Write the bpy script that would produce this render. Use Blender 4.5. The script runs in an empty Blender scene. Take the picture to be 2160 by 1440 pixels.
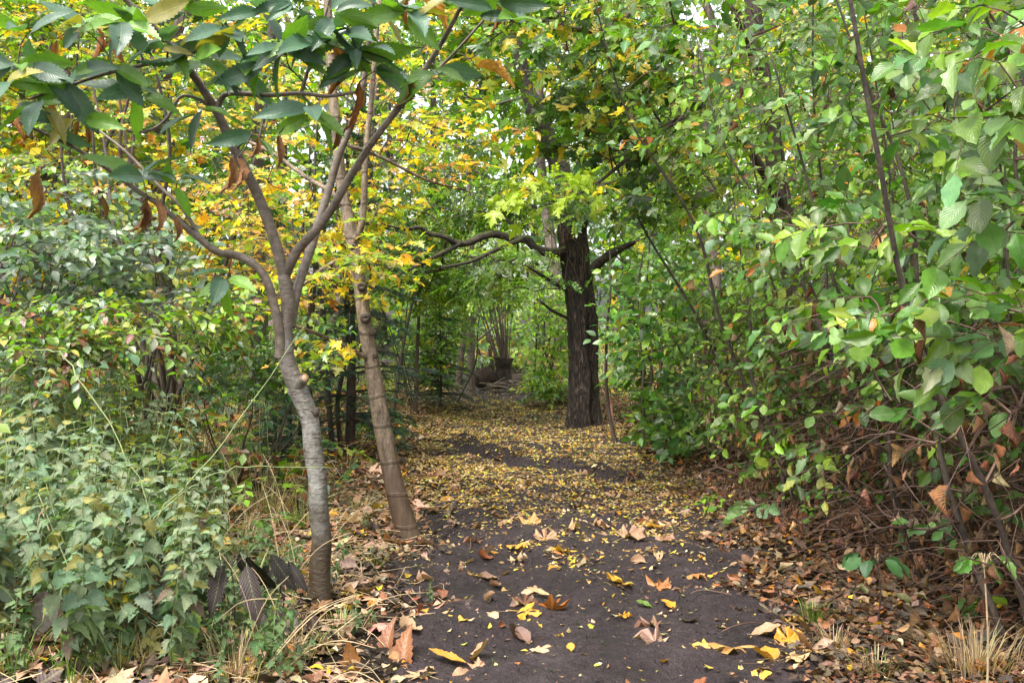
import bpy, math, random
import numpy as np
from mathutils import Vector

SC = bpy.context.scene
COL = SC.collection
F, HCAM, YH = 2100.0, 1.55, 640.0          # focal length in photo pixels, eye height, horizon row

def P(px, py, Y):
    """world point seen at photo pixel (px, py) at distance Y"""
    return np.array([(px - 1080.0) * Y / F, Y, HCAM - (py - YH) * Y / F])

# ------------------------------------------------------------------ terrain
def path_x(y):
    y = np.asarray(y, float)
    return np.interp(y, [0, 4, 7, 10, 13, 17, 22, 30], [0.36, 0.38, 0.42, 0.34, 0.10, -0.35, -1.4, -4.5])
def path_w(y):
    y = np.asarray(y, float)
    return np.interp(y, [0, 4, 6, 8, 11, 14, 18, 30], [0.94, 0.94, 1.04, 1.12, 1.25, 1.1, 0.75, 0.7])
def sm(a, b, x):
    t = np.clip((x - a) / (b - a), 0, 1)
    return t * t * (3 - 2 * t)
LAT = {}
def vnoise(u, v, seed, per):
    """value noise, periodic in u with period PER"""
    if (seed, per) not in LAT: LAT[seed, per] = np.random.default_rng(seed).random((min(per, 512), 512))
    g = LAT[seed, per]
    u, v = np.broadcast_arrays(u, v)
    i, j = np.floor(u).astype(int), np.floor(v).astype(int)
    a, b = u - i, v - j; a = a * a * (3 - 2 * a); b = b * b * (3 - 2 * b)
    G_ = lambda p, q: g[p % min(per, 512), q % 512]
    return (G_(i, j) * (1 - a) + G_(i + 1, j) * a) * (1 - b) + (G_(i, j + 1) * (1 - a) + G_(i + 1, j + 1) * a) * b
def rut_d(x, y):
    """distance from the muddy rut that crosses the path, as (along 0..1, across)"""
    a = P(920, 928, 11.3); b = P(1310, 1015, 8.68)
    dx, dy = b[0] - a[0], b[1] - a[1]
    L = math.hypot(dx, dy)
    t = ((x - a[0]) * dx + (y - a[1]) * dy) / L / L
    n = ((x - a[0]) * -dy + (y - a[1]) * dx) / L
    return t, n - 0.07 * np.sin(t * 7 + 1) - 0.05 * np.sin(t * 17)
def H(x, y):
    x = np.asarray(x, float); y = np.asarray(y, float)
    d = x - path_x(y)
    w = path_w(y)
    e = np.abs(d) - w
    z = 0.05 * sm(-0.15, 0.45, e) + 0.03 * sm(0.3, 1.4, e) * (1 + np.sin(x * 2.1 + y * 1.3))
    z = z + 0.20 * sm(1.0, 3.0, -(d + w)) 
    z = z + 0.012 * np.sin(x * 3.7 + y * 1.9) + 0.010 * np.sin(x * 6.1 - y * 4.7 + 1) + 0.005 * np.sin(x * 13 + y * 11)
    z = z - 0.02 * np.exp(-((np.abs(d) - w * 0.45) / 0.16) ** 2)
    t, n = rut_d(x, y)
    on = sm(-0.03, 0.08, t) * (1 - sm(0.9, 1.03, t))
    z = z + on * (0.05 * np.exp(-((n - 0.10) / 0.07) ** 2) * (1 + .6 * np.sin(x * 23 + y * 9)) - 0.055 * np.exp(-((n + 0.06) / 0.09) ** 2))
    q_ = lambda f, sd: vnoise(x * f + 50, y * f, sd, 4096) - .5
    z = z + sm(.35, -.15, e) * (.045 * q_(4, 71) + .028 * q_(9, 72) + .016 * q_(21, 73) * (.4 + 1.2 * (q_(3, 74) + .5)) + .008 * q_(40, 75))     # trodden clods
    far = np.hypot(x, y)
    return z + 0.15 * sm(15, 40, far) * np.sin(x * 0.21) * np.sin(y * 0.17)
def G(px, py):
    """ground point seen at a photo pixel"""
    Y = F * HCAM / (py - YH)
    for _ in range(4):
        x = (px - 1080) * Y / F
        Y = F * (HCAM - float(H(x, Y))) / (py - YH)
    x = (px - 1080) * Y / F
    return np.array([x, Y, float(H(x, Y))])

# ------------------------------------------------------------------ scene objects
def mesh_from(name, v, loops, starts, uv=None, col=None, smooth=True):
    me = bpy.data.meshes.new(name)
    v = np.ascontiguousarray(v, np.float32); loops = np.ascontiguousarray(loops, np.int32); starts = np.ascontiguousarray(starts, np.int32)
    me.vertices.add(len(v)); me.vertices.foreach_set('co', v.ravel())
    me.loops.add(len(loops)); me.loops.foreach_set('vertex_index', loops)
    me.polygons.add(len(starts)); me.polygons.foreach_set('loop_start', starts)
    me.polygons.foreach_set('use_smooth', np.full(len(starts), smooth, bool))
    me.update(calc_edges=True)
    if uv is not None:
        l = me.uv_layers.new(name='UVMap')
        l.data.foreach_set('uv', np.ascontiguousarray(np.asarray(uv, np.float32)[loops]).ravel())
    if col is not None:
        a = me.color_attributes.new('Col', 'FLOAT_COLOR', 'POINT')
        c = np.ones((len(v), 4), np.float32); c[:, :3] = col
        a.data.foreach_set('color', c.ravel())
    return me

class MB:
    """collects shapes that become ONE mesh"""
    def __init__(s): s.v, s.l, s.st, s.uv, s.c, s.n, s.nl = [], [], [], [], [], 0, 0
    def add(s, v, loops, sizes, uv=None, col=None):
        v = np.asarray(v, float)
        loops = np.asarray(loops, int); sizes = np.asarray(sizes, int)
        st = np.concatenate([[0], np.cumsum(sizes)[:-1]]) + s.nl
        s.v.append(v); s.l.append(loops + s.n); s.st.append(st)
        s.uv.append(np.zeros((len(v), 2)) if uv is None else np.asarray(uv, float))
        c = np.zeros((len(v), 3)) + (0.5 if col is None else np.asarray(col, float))
        s.c.append(c); s.n += len(v); s.nl += len(loops)
    def obj(s, name, mat, parent=None, origin=(0, 0, 0)):
        v = np.concatenate(s.v) - np.asarray(origin, float)
        me = mesh_from(name, v, np.concatenate(s.l), np.concatenate(s.st), np.concatenate(s.uv), np.concatenate(s.c))
        return link(name, me, mat, parent, None if parent else origin)

def link(name, me, mat, parent=None, loc=None):
    if mat is not None and not me.materials: me.materials.append(mat)
    o = bpy.data.objects.new(name, me); COL.objects.link(o)
    if parent is not None: o.parent = parent
    if loc is not None: o.location = [float(a) for a in loc]
    return o
def tag(o, label=None, cat=None, group=None, kind=None):
    if label: o['label'] = label
    if cat: o['category'] = cat
    if group: o['group'] = group
    if kind: o['kind'] = kind
    return o
def thing(name, loc, label, cat, group=None, rz=0, s=1):
    o = bpy.data.objects.new(name, None); COL.objects.link(o)
    o.location = [float(a) for a in loc]; o.rotation_euler = (0, 0, rz); o.scale = (s, s, s); o.empty_display_size = 0.2
    return tag(o, label, cat, group)
def copy_thing(o, loc, rz=0, s=1, label=None, tilt=(0, 0)):
    c = o.copy(); COL.objects.link(c)
    c.location = [float(a) for a in loc]; c.rotation_euler = (tilt[0], tilt[1], rz); c.scale = (s, s, s)
    if label: c['label'] = label
    for ch in list(o.children):
        d = ch.copy(); COL.objects.link(d); d.parent = c
        for g in ch.children:
            e = g.copy(); COL.objects.link(e); e.parent = d
    return c

# ------------------------------------------------------------------ node helper + materials
class NT:
    def __init__(s, name):
        s.m = bpy.data.materials.new(name); s.m.use_nodes = True
        s.t = s.m.node_tree; s.t.nodes.clear()
        s.out = s.t.nodes.new('ShaderNodeOutputMaterial')
    def n(s, typ, **kw):
        nd = s.t.nodes.new(typ)
        for k, v in kw.items():
            if k == 'i':
                for a, b in v.items():
                    if isinstance(b, bpy.types.NodeSocket): s.t.links.new(b, nd.inputs[a])
                    else: nd.inputs[a].default_value = b
            else: setattr(nd, k, v)
        return nd
    def math(s, op, a, b=0.0, c=0.0, clamp=False):
        nd = s.n('ShaderNodeMath', operation=op, use_clamp=clamp)
        for k, v in enumerate((a, b, c)):
            if isinstance(v, bpy.types.NodeSocket): s.t.links.new(v, nd.inputs[k])
            else: nd.inputs[k].default_value = v
        return nd.outputs[0]
    def ramp(s, fac, stops):
        nd = s.n('ShaderNodeValToRGB', i={'Fac': fac}); cr = nd.color_ramp
        while len(cr.elements) < len(stops): cr.elements.new(0.5)
        for e, (p, c) in zip(cr.elements, stops):
            e.position = p; e.color = (*c, 1) if len(c) == 3 else c
        return nd.outputs['Color']
    def mix(s, fac, a, b, blend='MIX'):
        nd = s.n('ShaderNodeMix', data_type='RGBA', blend_type=blend)
        for k, v in ((0, fac), (6, a), (7, b)):
            if isinstance(v, bpy.types.NodeSocket): s.t.links.new(v, nd.inputs[k])
            else: nd.inputs[k].default_value = v if k == 0 else (*v, 1)
        return nd.outputs[2]
    def noise(s, vec, scale, detail=4, rough=0.55, dist=0.0):
        nd = s.n('ShaderNodeTexNoise', i={'Scale': scale, 'Detail': detail, 'Roughness': rough, 'Distortion': dist})
        if vec is not None: s.t.links.new(vec, nd.inputs['Vector'])
        return nd.outputs['Fac']
    def bump(s, h, strength, dist):
        return s.n('ShaderNodeBump', i={'Height': h, 'Strength': strength, 'Distance': dist}).outputs['Normal']
    def done(s, shader): s.t.links.new(shader, s.out.inputs['Surface']); return s.m

def leaf_material(name, rough=0.42, spec=0.5, trans=0.32, veins='pinnate', nv=9, slope=0.5, corr=0.5, own=False, spots=0.0, mottle=0.25, vein_light=0.35):
    m = NT(name)
    if own:
        base = m.n('ShaderNodeObjectInfo').outputs['Color']
        attr = m.n('ShaderNodeAttribute', attribute_name='Col').outputs['Color']
        base = m.mix(1.0, base, attr, 'MULTIPLY')
    else:
        base = m.n('ShaderNodeAttribute', attribute_name='Col').outputs['Color']
    tc = m.n('ShaderNodeTexCoord')
    geo = m.n('ShaderNodeNewGeometry')
    nz = m.noise(tc.outputs['Object'], 55, 3)
    base = m.mix(mottle, base, m.mix(1.0, base, m.ramp(nz, [(0.32, (0.45, 0.45, 0.4)), (0.66, (1.6, 1.45, 1.2))]), 'MULTIPLY'))
    normal = None
    sep = m.n('ShaderNodeSeparateXYZ', i={0: m.n('ShaderNodeUVMap', uv_map='UVMap').outputs['UV']})
    u = m.math('MULTIPLY_ADD', sep.outputs[0], 2.0, -1.0); v = sep.outputs[1]
    au = m.math('ABSOLUTE', u)
    if veins == 'pinnate':
        t = m.math('MULTIPLY_ADD', v, nv, m.math('MULTIPLY', au, -slope * nv * 0.5))
        pp = m.math('PINGPONG', t, 0.5)
        sec = m.math('SUBTRACT', 1.0, m.math('MULTIPLY', pp, 9.0), clamp=True)
        mid = m.math('SUBTRACT', 1.0, m.math('MULTIPLY', au, 11.0), clamp=True)
        vein = m.math('MAXIMUM', m.math('MULTIPLY', sec, 0.7), mid)
        hgt = m.math('SUBTRACT', pp, m.math('MULTIPLY', mid, 0.4))
    else:
        ang = m.math('ARCTAN2', u, v)
        r = m.math('SQRT', m.math('ADD', m.math('MULTIPLY', u, u), m.math('MULTIPLY', v, v)))
        pp = m.math('MULTIPLY', m.math('PINGPONG', ang, 0.41), r)
        vein = m.math('SUBTRACT', 1.0, m.math('MULTIPLY', pp, 26.0), clamp=True)
        hgt = m.math('MINIMUM', m.math('MULTIPLY', pp, 3.0), 0.5)
    base = m.mix(m.math('MULTIPLY', vein, vein_light), base, m.mix(0.5, base, (0.5, 0.5, 0.2), 'MIX'))
    if spots:
        sp = m.noise(tc.outputs['Object'], 28, 2, 0.4)
        base = m.mix(m.ramp(sp, [(0.60 - 0.06 * spots, (0, 0, 0)), (0.63, (1, 1, 1))]), base, (0.03, 0.018, 0.01))
    pr = m.n('ShaderNodeBsdfPrincipled', i={'Base Color': base, 'Roughness': rough, 'Specular IOR Level': spec})
    if corr: m.t.links.new(m.bump(hgt, corr, 0.004), pr.inputs['Normal'])
    tr = m.n('ShaderNodeBsdfTranslucent', i={'Color': m.mix(1.0, base, (1.6, 1.8, 0.6), 'MULTIPLY')})
    return m.done(m.n('ShaderNodeMixShader', i={0: trans, 1: pr.outputs[0], 2: tr.outputs[0]}).outputs[0])

def bark_material(name, dark, light, scale=(14, 14, 3), rough=0.85, bump=0.6, dist=0.02, rings=0.0, base_col=None, base_h=0.5, moss=None, lent=0.0, furrow=False, top=None):
    m = NT(name)
    tc = m.n('ShaderNodeTexCoord').outputs['Object']
    mp = m.n('ShaderNodeMapping', i={'Vector': tc, 'Scale': scale}).outputs['Vector']
    a = m.noise(mp, 1.0, 6, 0.65, 0.6)
    b = m.noise(tc, 42, 5, 0.7)
    h = m.math('ADD', a, m.math('MULTIPLY', b, 0.35))
    if furrow:
        rd = m.math('ABSOLUTE', m.math('MULTIPLY_ADD', m.noise(mp, 2.2, 5, .6, .5), 2.0, -1.0))
        cr = m.math('MINIMUM', m.math('MULTIPLY', rd, 4.5), 1.0)
        h = m.math('MULTIPLY_ADD', cr, 0.9, m.math('MULTIPLY', h, 0.5))
        col = m.ramp(h, [(0.35, dark), (1.05, light)])
    else:
        col = m.ramp(a, [(0.33, dark), (0.66, light)])
        col = m.mix(0.5, col, m.mix(1.0, col, m.ramp(b, [(0.38, (0.35, 0.33, 0.31)), (0.62, (1.6, 1.57, 1.52))]), 'MULTIPLY'))
    sz = m.n('ShaderNodeSeparateXYZ', i={0: tc}).outputs[2]
    if lent:
        ml = m.n('ShaderNodeMapping', i={'Vector': tc, 'Scale': (16, 16, 85)}).outputs['Vector']
        ln = m.noise(ml, 1.0, 2, 0.5)
        mask = m.ramp(ln, [(0.58, (0, 0, 0)), (0.62, (1, 1, 1))])
        col = m.mix(m.math('MULTIPLY', mask, lent), col, (0.055, 0.045, 0.035))
        big = m.noise(tc, 9, 4, 0.6)
        col = m.mix(m.ramp(big, [(0.50, (0, 0, 0)), (0.66, (0.75, 0.75, 0.75))]), col, (0.27, 0.265, 0.245))
        h = m.math('SUBTRACT', h, m.math('MULTIPLY', mask, 0.35))
    if top:
        k = m.math('ADD', sz, m.math('MULTIPLY_ADD', m.noise(tc, 5, 3), .5, -.25))
        col = m.mix(m.ramp(m.math('MULTIPLY', k, .5), [(.50, (0, 0, 0)), (.72, (1, 1, 1))]), col, m.ramp(a, [(0.33, top[0]), (0.66, top[1])]))
    if rings:
        wv = m.n('ShaderNodeTexWave', wave_type='BANDS', bands_direction='Z', i={'Vector': tc, 'Scale': 1.5, 'Distortion': 2.5, 'Detail': 3, 'Detail Scale': 1.2}).outputs['Fac']
        rm = m.ramp(wv, [(0.965, (0, 0, 0)), (0.99, (1, 1, 1))])
        col = m.mix(m.math('MULTIPLY', rm, rings), col, dark)
        h = m.math('ADD', h, m.math('MULTIPLY', rm, 0.4))
    if moss:
        nz = m.n('ShaderNodeSeparateXYZ', i={0: m.n('ShaderNodeNewGeometry').outputs['Normal']}).outputs[2]
        mk = m.math('MULTIPLY', m.ramp(nz, [(0.45, (0, 0, 0)), (0.8, (1, 1, 1))]), m.ramp(m.noise(tc, 7, 4), [(0.38, (0, 0, 0)), (0.6, (1, 1, 1))]))
        col = m.mix(mk, col, moss)
    if base_col:
        k = m.math('ADD', m.math('DIVIDE', sz, base_h), m.math('MULTIPLY_ADD', m.noise(tc, 6, 3), 1.1, -0.55))
        col = m.mix(m.ramp(k, [(0.45, (1, 1, 1)), (1.0, (0, 0, 0))]), col, m.mix(1.0, m.ramp(a, [(0.3, base_col), (0.7, tuple(min(1, c * 2.2) for c in base_col))]), (1, 1, 1), 'MULTIPLY'))
    pr = m.n('ShaderNodeBsdfPrincipled', i={'Base Color': col, 'Roughness': rough, 'Normal': m.bump(h, bump, dist)})
    return m.done(pr.outputs[0])

def plain(name, c, rough=0.8, var=0.35, scale=30, bump=0.3):
    m = NT(name)
    tc = m.n('ShaderNodeTexCoord').outputs['Object']
    nz = m.noise(tc, scale, 5, 0.6)
    col = m.mix(1.0, tuple(c), m.ramp(nz, [(0.3, (1 - var,) * 3), (0.7, (1 + var,) * 3)]), 'MULTIPLY')
    return m.done(m.n('ShaderNodeBsdfPrincipled', i={'Base Color': col, 'Roughness': rough, 'Normal': m.bump(nz, bump, 0.01)}).outputs[0])

def soil_material(name, stops, wet=True):
    m = NT(name)
    tc = m.n('ShaderNodeTexCoord').outputs['Object']
    a = m.noise(tc, 3.2, 6, 0.62)
    b = m.noise(tc, 26, 6, 0.7, 0.6)
    c = m.noise(tc, 130, 4, 0.7)
    col = m.ramp(m.math('ADD', m.math('MULTIPLY', a, 0.55), m.math('MULTIPLY', b, 0.45)), stops)
    col = m.mix(0.8, col, m.mix(1.0, col, m.ramp(c, [(0.3, (0.5, 0.5, 0.5)), (0.7, (1.5, 1.48, 1.46))]), 'MULTIPLY'))
    vo = m.n('ShaderNodeTexVoronoi', i={'Vector': tc, 'Scale': 38.0}).outputs['Distance']
    crumb = m.n('ShaderNodeTexVoronoi', i={'Vector': tc, 'Scale': 95.0}).outputs['Distance']
    h = m.math('ADD', m.math('ADD', m.math('MULTIPLY', b, 1.0), m.math('MULTIPLY', c, 0.30)), m.math('MULTIPLY', m.math('MINIMUM', vo, 0.5), -0.25))
    h = m.math('ADD', h, m.math('MULTIPLY', crumb, -0.18))
    rg = m.ramp(m.noise(tc, 5, 4), [(0.35, (0.45,) * 3), (0.65, (0.78,) * 3)]) if wet else 0.9
    pr = m.n('ShaderNodeBsdfPrincipled', i={'Base Color': col, 'Roughness': rg, 'Specular IOR Level': 0.35 if wet else 0.2, 'Normal': m.bump(h, 1.0, 0.06)})
    return m.done(pr.outputs[0])

M = dict(
    beech=leaf_material('beech_leaf', 0.36, 0.6, 0.34, nv=9, slope=0.9, corr=0.32, vein_light=.14),
    chestnut=leaf_material('chestnut_leaf', 0.36, 0.65, 0.26, nv=16, slope=0.5, corr=0.4, vein_light=.2),
    maple=leaf_material('maple_leaf', 0.36, 0.65, 0.40, veins='palmate', corr=0.35),
    oval=leaf_material('small_leaf', 0.33, 0.8, 0.36, nv=6, slope=0.8, corr=0.3),
    far=leaf_material('distant_leaf', 0.38, 0.6, 0.5, nv=5, slope=0.8, corr=0.0),
    nettle=leaf_material('nettle_leaf', 0.5, 0.5, 0.28, nv=7, slope=1.2, corr=0.7),
    dead=leaf_material('withered_leaf', 0.75, 0.2, 0.15, nv=9, slope=0.8, corr=0.8, mottle=0.5),
    litter=leaf_material('fallen_leaf', 0.55, 0.35, 0.12, nv=7, slope=0.8, corr=0.3, mottle=0.45),
    fallen=leaf_material('loose_fallen_leaf', 0.5, 0.35, 0.12, veins='palmate', corr=0.5, own=True, mottle=1.0),
    fallen_oval=leaf_material('loose_oval_leaf', 0.5, 0.35, 0.12, nv=9, corr=0.5, own=True, mottle=1.0),
    spotted=leaf_material('spotted_leaf', 0.45, 0.4, 0.25, veins='palmate', corr=0.4, spots=1.0),
    black=leaf_material('blackened_leaf', 0.6, 0.25, 0.02, nv=12, slope=0.6, corr=0.8, vein_light=0.3),
    needle=leaf_material('needle', 0.5, 0.35, 0.1, veins='pinnate', corr=0.0),
    grass=leaf_material('grass_blade', 0.5, 0.35, 0.3, veins='pinnate', corr=0.0),
    bark_grey=bark_material('young_chestnut_bark', (0.085, 0.075, 0.06), (0.20, 0.185, 0.16), (12, 12, 26), 0.5, 0.7, 0.012, lent=0.85, top=((0.075, 0.054, 0.038), (0.17, 0.135, 0.105)), base_col=(0.03, 0.021, 0.012), base_h=0.62),
    bark_limb=bark_material('smooth_limb_bark', (0.075, 0.054, 0.038), (0.17, 0.135, 0.105), (14, 14, 10), 0.5, 0.35, 0.006, rings=0.4),
    bark_brown=bark_material('ringed_brown_bark', (0.055, 0.036, 0.022), (0.24, 0.18, 0.125), (26, 26, 5), 0.7, 0.8, 0.012, rings=0.6, base_col=(0.05, 0.03, 0.017), base_h=0.75),
    bark_rough=bark_material('furrowed_bark', (0.005, 0.004, 0.0032), (0.072, 0.047, 0.033), (13, 13, 2.2), 0.9, 1.0, 0.05, furrow=True),
    bark_moss=bark_material('mossy_limb_bark', (0.010, 0.008, 0.006), (0.05, 0.036, 0.025), (14, 14, 14), 0.9, 0.9, 0.03, moss=(0.06, 0.085, 0.012)),
    bark_dark=bark_material('dark_bark', (0.025, 0.018, 0.013), (0.085, 0.062, 0.047), (12, 12, 4), 0.8, 0.6, 0.02),
    bark_far=bark_material('grey_brown_bark', (0.05, 0.038, 0.03), (0.15, 0.115, 0.095), (12, 12, 3), 0.85, 0.7, 0.03),
    twig=plain('twig_bark', (0.050, 0.034, 0.026), 0.65, 0.4, 40),
    twig_red=plain('red_brown_twig', (0.085, 0.045, 0.030), 0.6, 0.4, 40),
    cut=plain('cut_wood', (0.42, 0.24, 0.14), 0.7, 0.3, 60),
    straw=plain('dry_straw', (0.40, 0.30, 0.17), 0.7, 0.35, 20),
    stem=plain('green_stem', (0.16, 0.20, 0.07), 0.6, 0.3, 20),
    rust=plain('rusty_iron', (0.10, 0.042, 0.022), 0.75, 0.5, 60, 0.8),
    root=plain('root_soil', (0.028, 0.016, 0.011), 0.95, 0.6, 12, 1.0),
    path=soil_material('wet_dark_soil', [(0.32, (0.011, 0.0085, 0.0105)), (0.50, (0.042, 0.029, 0.0325)), (0.70, (0.086, 0.062, 0.067))]),
    humus=soil_material('forest_humus', [(0.30, (0.012, 0.008, 0.006)), (0.52, (0.032, 0.021, 0.015)), (0.72, (0.07, 0.045, 0.03))], wet=False),
)

# ------------------------------------------------------------------ leaf shapes: unit length along +Y, upper side +Z
def blade(profile, nv=7, nu=2, teeth=0, tooth=0.08, fold=0.25, curl=0.15, wave=0.0, petiole=0.06, twist=0.0, roll=0.0):
    """profile: (v, half width) samples"""
    pv, pw = zip(*profile)
    nrow = nv + 1
    vs = np.linspace(0, 1, nrow)
    V, UV = [], []
    for i, v in enumerate(vs):
        w = np.interp(v, pv, pw)
        if teeth and 0 < i < nv: w *= 1 + tooth * (1 if i % 2 else -1)
        for j in range(-nu, nu + 1):
            u = j / nu
            x = u * w
            y = v + (0.03 if (teeth and i % 2 and abs(j) == nu) else 0)
            z = fold * abs(x) - curl * v * v + wave * math.sin(v * 15 + (2 if j > 0 else 0)) * abs(u) * w
            if roll:
                a = roll * abs(u) * 2.4
                x, z = math.copysign(w * math.sin(a) / 2.4 / max(roll, .01), u) if u else 0, z + w * (1 - math.cos(a)) / 2.4 / max(roll, .01)
            if twist:
                a = twist * v; x, z = x * math.cos(a) - z * math.sin(a), x * math.sin(a) + z * math.cos(a)
            V.append((x, y + petiole, z)); UV.append((u * 0.5 + 0.5, v))
    Fc = []
    c = 2 * nu + 1
    for i in range(nv):
        for j in range(c - 1):
            a = i * c + j
            Fc.append((a, a + 1, a + 1 + c, a + c))
    if petiole:
        k = len(V); w = 0.010
        V += [(-w, 0, 0), (w, 0, 0), (w, petiole + .02, 0.004), (-w, petiole + .02, 0.004)]; UV += [(0.5, 0.5)] * 4
        Fc.append((k, k + 1, k + 2, k + 3))
    return tmpl(V, Fc, UV)
def tmpl(V, Fc, UV):
    return dict(v=np.array(V, float), l=np.array([i for f in Fc for i in f], int), s=np.array([len(f) for f in Fc], int), uv=np.array(UV, float))
MAPLE_HALF = [(0, 0.02), (0.12, -0.07), (0.38, -0.07), (0.30, 0.06), (0.48, 0.15), (0.68, 0.36), (0.50, 0.37), (0.49, 0.54), (0.35, 0.46), (0.17, 0.43), (0.23, 0.60), (0.34, 0.72), (0.17, 0.74), (0.10, 0.88), (0, 1.02)]
def maple(fold=0.2, curl=0.3, crumple=0.0, seed=0, petiole=0.35, cup=0.0, simple=False):
    r = random.Random(seed)
    half = MAPLE_HALF
    if simple: half = [half[i] for i in (0, 2, 3, 5, 9, 11, 12, 14)]
    out = [(x, y) for x, y in half] + [(-x, y) for x, y in half[-2:0:-1]]
    n = len(out)
    V, UV = [(0, 0.22, 0.0)], [(0.5, 0.2)]
    for fr in ((1.0,) if simple else (0.5, 1.0)):
        for k, (x, y) in enumerate(out):
            X, Y = x * fr, 0.22 + (y - 0.22) * fr
            rr = math.hypot(X, Y - 0.22)
            Z = fold * abs(X) - curl * rr * rr + cup * rr * rr + crumple * (math.sin(k * 1.3 + seed) * rr + r.uniform(-.5, .5) * rr * rr)
            if crumple: X *= 1 - 0.35 * crumple * r.random(); Y = 0.22 + (Y - 0.22) * (1 - 0.3 * crumple * r.random())
            V.append((X, Y, Z)); UV.append((X * 0.5 + 0.5, Y))
    Fc = [(0, 1 + k, 1 + (k + 1) % n) for k in range(n)]
    if not simple: Fc += [(1 + k, 1 + n + k, 1 + n + (k + 1) % n, 1 + (k + 1) % n) for k in range(n)]
    if petiole:
        k = len(V); w = 0.014
        V += [(-w, -petiole, -0.02), (w, -petiole, -0.02), (w, 0.05, 0.01), (-w, 0.05, 0.01)]; UV += [(0.5, 0.5)] * 4
        Fc.append((k, k + 1, k + 2, k + 3))
    return tmpl([(a, b + petiole * 0.0, c) for a, b, c in V], Fc, UV)
def merge(ts):
    V, L, S, U, n = [], [], [], [], 0
    for t in ts:
        V.append(t['v']); L.append(t['l'] + n); S.append(t['s']); U.append(t['uv']); n += len(t['v'])
    return dict(v=np.concatenate(V), l=np.concatenate(L), s=np.concatenate(S), uv=np.concatenate(U))
def xform(t, R, p, s=1.0):
    return dict(v=t['v'] @ (np.asarray(R).T * s) + p, l=t['l'], s=t['s'], uv=t['uv'])
def rotz(a): c, s = math.cos(a), math.sin(a); return np.array([[c, -s, 0], [s, c, 0], [0, 0, 1]])
def rotx(a): c, s = math.cos(a), math.sin(a); return np.array([[1, 0, 0], [0, c, -s], [0, s, c]])
def roty(a): c, s = math.cos(a), math.sin(a); return np.array([[c, 0, s], [0, 1, 0], [-s, 0, c]])

P_BEECH = [(0, .02), (.1, .17), (.3, .31), (.5, .34), (.7, .28), (.88, .14), (1, .0)]
P_CHEST = [(0, .02), (.08, .09), (.25, .165), (.45, .19), (.65, .165), (.85, .085), (1, 0)]
P_OVAL = [(0, .02), (.15, .22), (.4, .32), (.65, .25), (.88, .09), (1, 0)]
P_NETTLE = [(0, .20), (.08, .33), (.22, .37), (.45, .28), (.7, .15), (.9, .05), (1, 0)]
T_BEECH = [blade(P_BEECH, 8, 2, 1, .05, f, c, w) for f, c, w in ((.25, .12, .06), (.4, .3, .05), (.1, .05, .1), (.3, -.1, .08))] + [blade([(0, .02), (.12, .13), (.35, .25), (.6, .25), (.85, .11), (1, 0)], 8, 2, 1, .10, f, c, w, .06, t) for f, c, w, t in ((.55, .45, .12, .4), (.2, .2, .16, -.5), (.7, .1, .1, .2))]
T_CHEST = [blade(P_CHEST, 24, 2, 1, .09, f, c, .05, .05, t) for f, c, t in ((.35, .18, 0), (.5, .3, .3), (.2, .05, -.3), (.3, .35, .2))]
T_OVAL = [blade(P_OVAL, 4, 1, 0, 0, f, c, 0, .08) for f, c in ((.3, .15), (.15, .3), (.45, .05))]
T_FAR = [blade(P_OVAL, 2, 1, 0, 0, f, c, 0, 0) for f, c in ((.35, .2), (.1, .05))]
T_NETTLE = [blade(P_NETTLE, 14, 2, 1, .15, f, c, .10, .12) for f, c in ((.3, .35), (.2, .15), (.4, .6))]
T_MAPLE = [maple(f, c, cr, i, .3) for i, (f, c, cr) in enumerate(((.2, .25, 0), (.1, .5, .1), (.35, .1, .15)))]
T_MAPLE_S = [maple(f, c, 0, i, .2, simple=True) for i, (f, c) in enumerate(((.2, .25), (.1, .5), (.35, .05)))]
T_DEAD = [blade(P_BEECH, 8, 2, 0, 0, .9, c, w, .1, t, roll=r) for c, w, t, r in ((.3, .25, .8, 1.2), (.1, .3, -1.2, 1.35), (.4, .2, 1.6, 1.1), (.0, .3, .5, 1.5))]
T_BLACK = [blade(P_CHEST, 16, 2, 1, .08, .7, c, w, .06, t) for c, w, t in ((.5, .5, .5), (.2, .6, -.6), (.8, .45, .9))]
T_DEADCH = [blade(P_CHEST, 14, 2, 1, .08, .8, c, w, .06, t, roll=r) for c, w, t, r in ((.3, .3, .7, .7), (.1, .25, -.9, .8), (.5, .3, 1.3, .6))]
def pinnate(n=6, leaflet=0.2, seed=0):
    r = random.Random(seed); ts = []
    for k in range(n):
        y = 0.15 + 0.8 * k / n
        for sd in (-1, 1):
            lf = blade(P_OVAL, 2, 1, 0, 0, .2, .1, 0, 0)
            ts.append(xform(lf, rotz(-sd * (1.1 + r.uniform(-.15, .15))) @ roty(r.uniform(-.4, .4)) @ rotx(r.uniform(-.4, 0.1)), np.array([0, y, -.25 * y * y]), leaflet * r.uniform(.8, 1.1)))
    ts.append(xform(blade(P_OVAL, 2, 1, 0, 0, .2, .1, 0, 0), rotx(-.4), np.array([0, .95, -.24]), leaflet))
    ts.append(tmpl([(-.006, 0, 0), (.006, 0, 0), (.006, .5, -.06), (-.006, .5, -.06), (.004, .97, -.24), (-.004, .97, -.24)], [(0, 1, 2, 3), (3, 2, 4, 5)], [(.5, .5)] * 6))
    return merge(ts)
T_PINN = [pinnate(6, .26, 1), pinnate(7, .23, 2), pinnate(5, .28, 3)]
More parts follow.
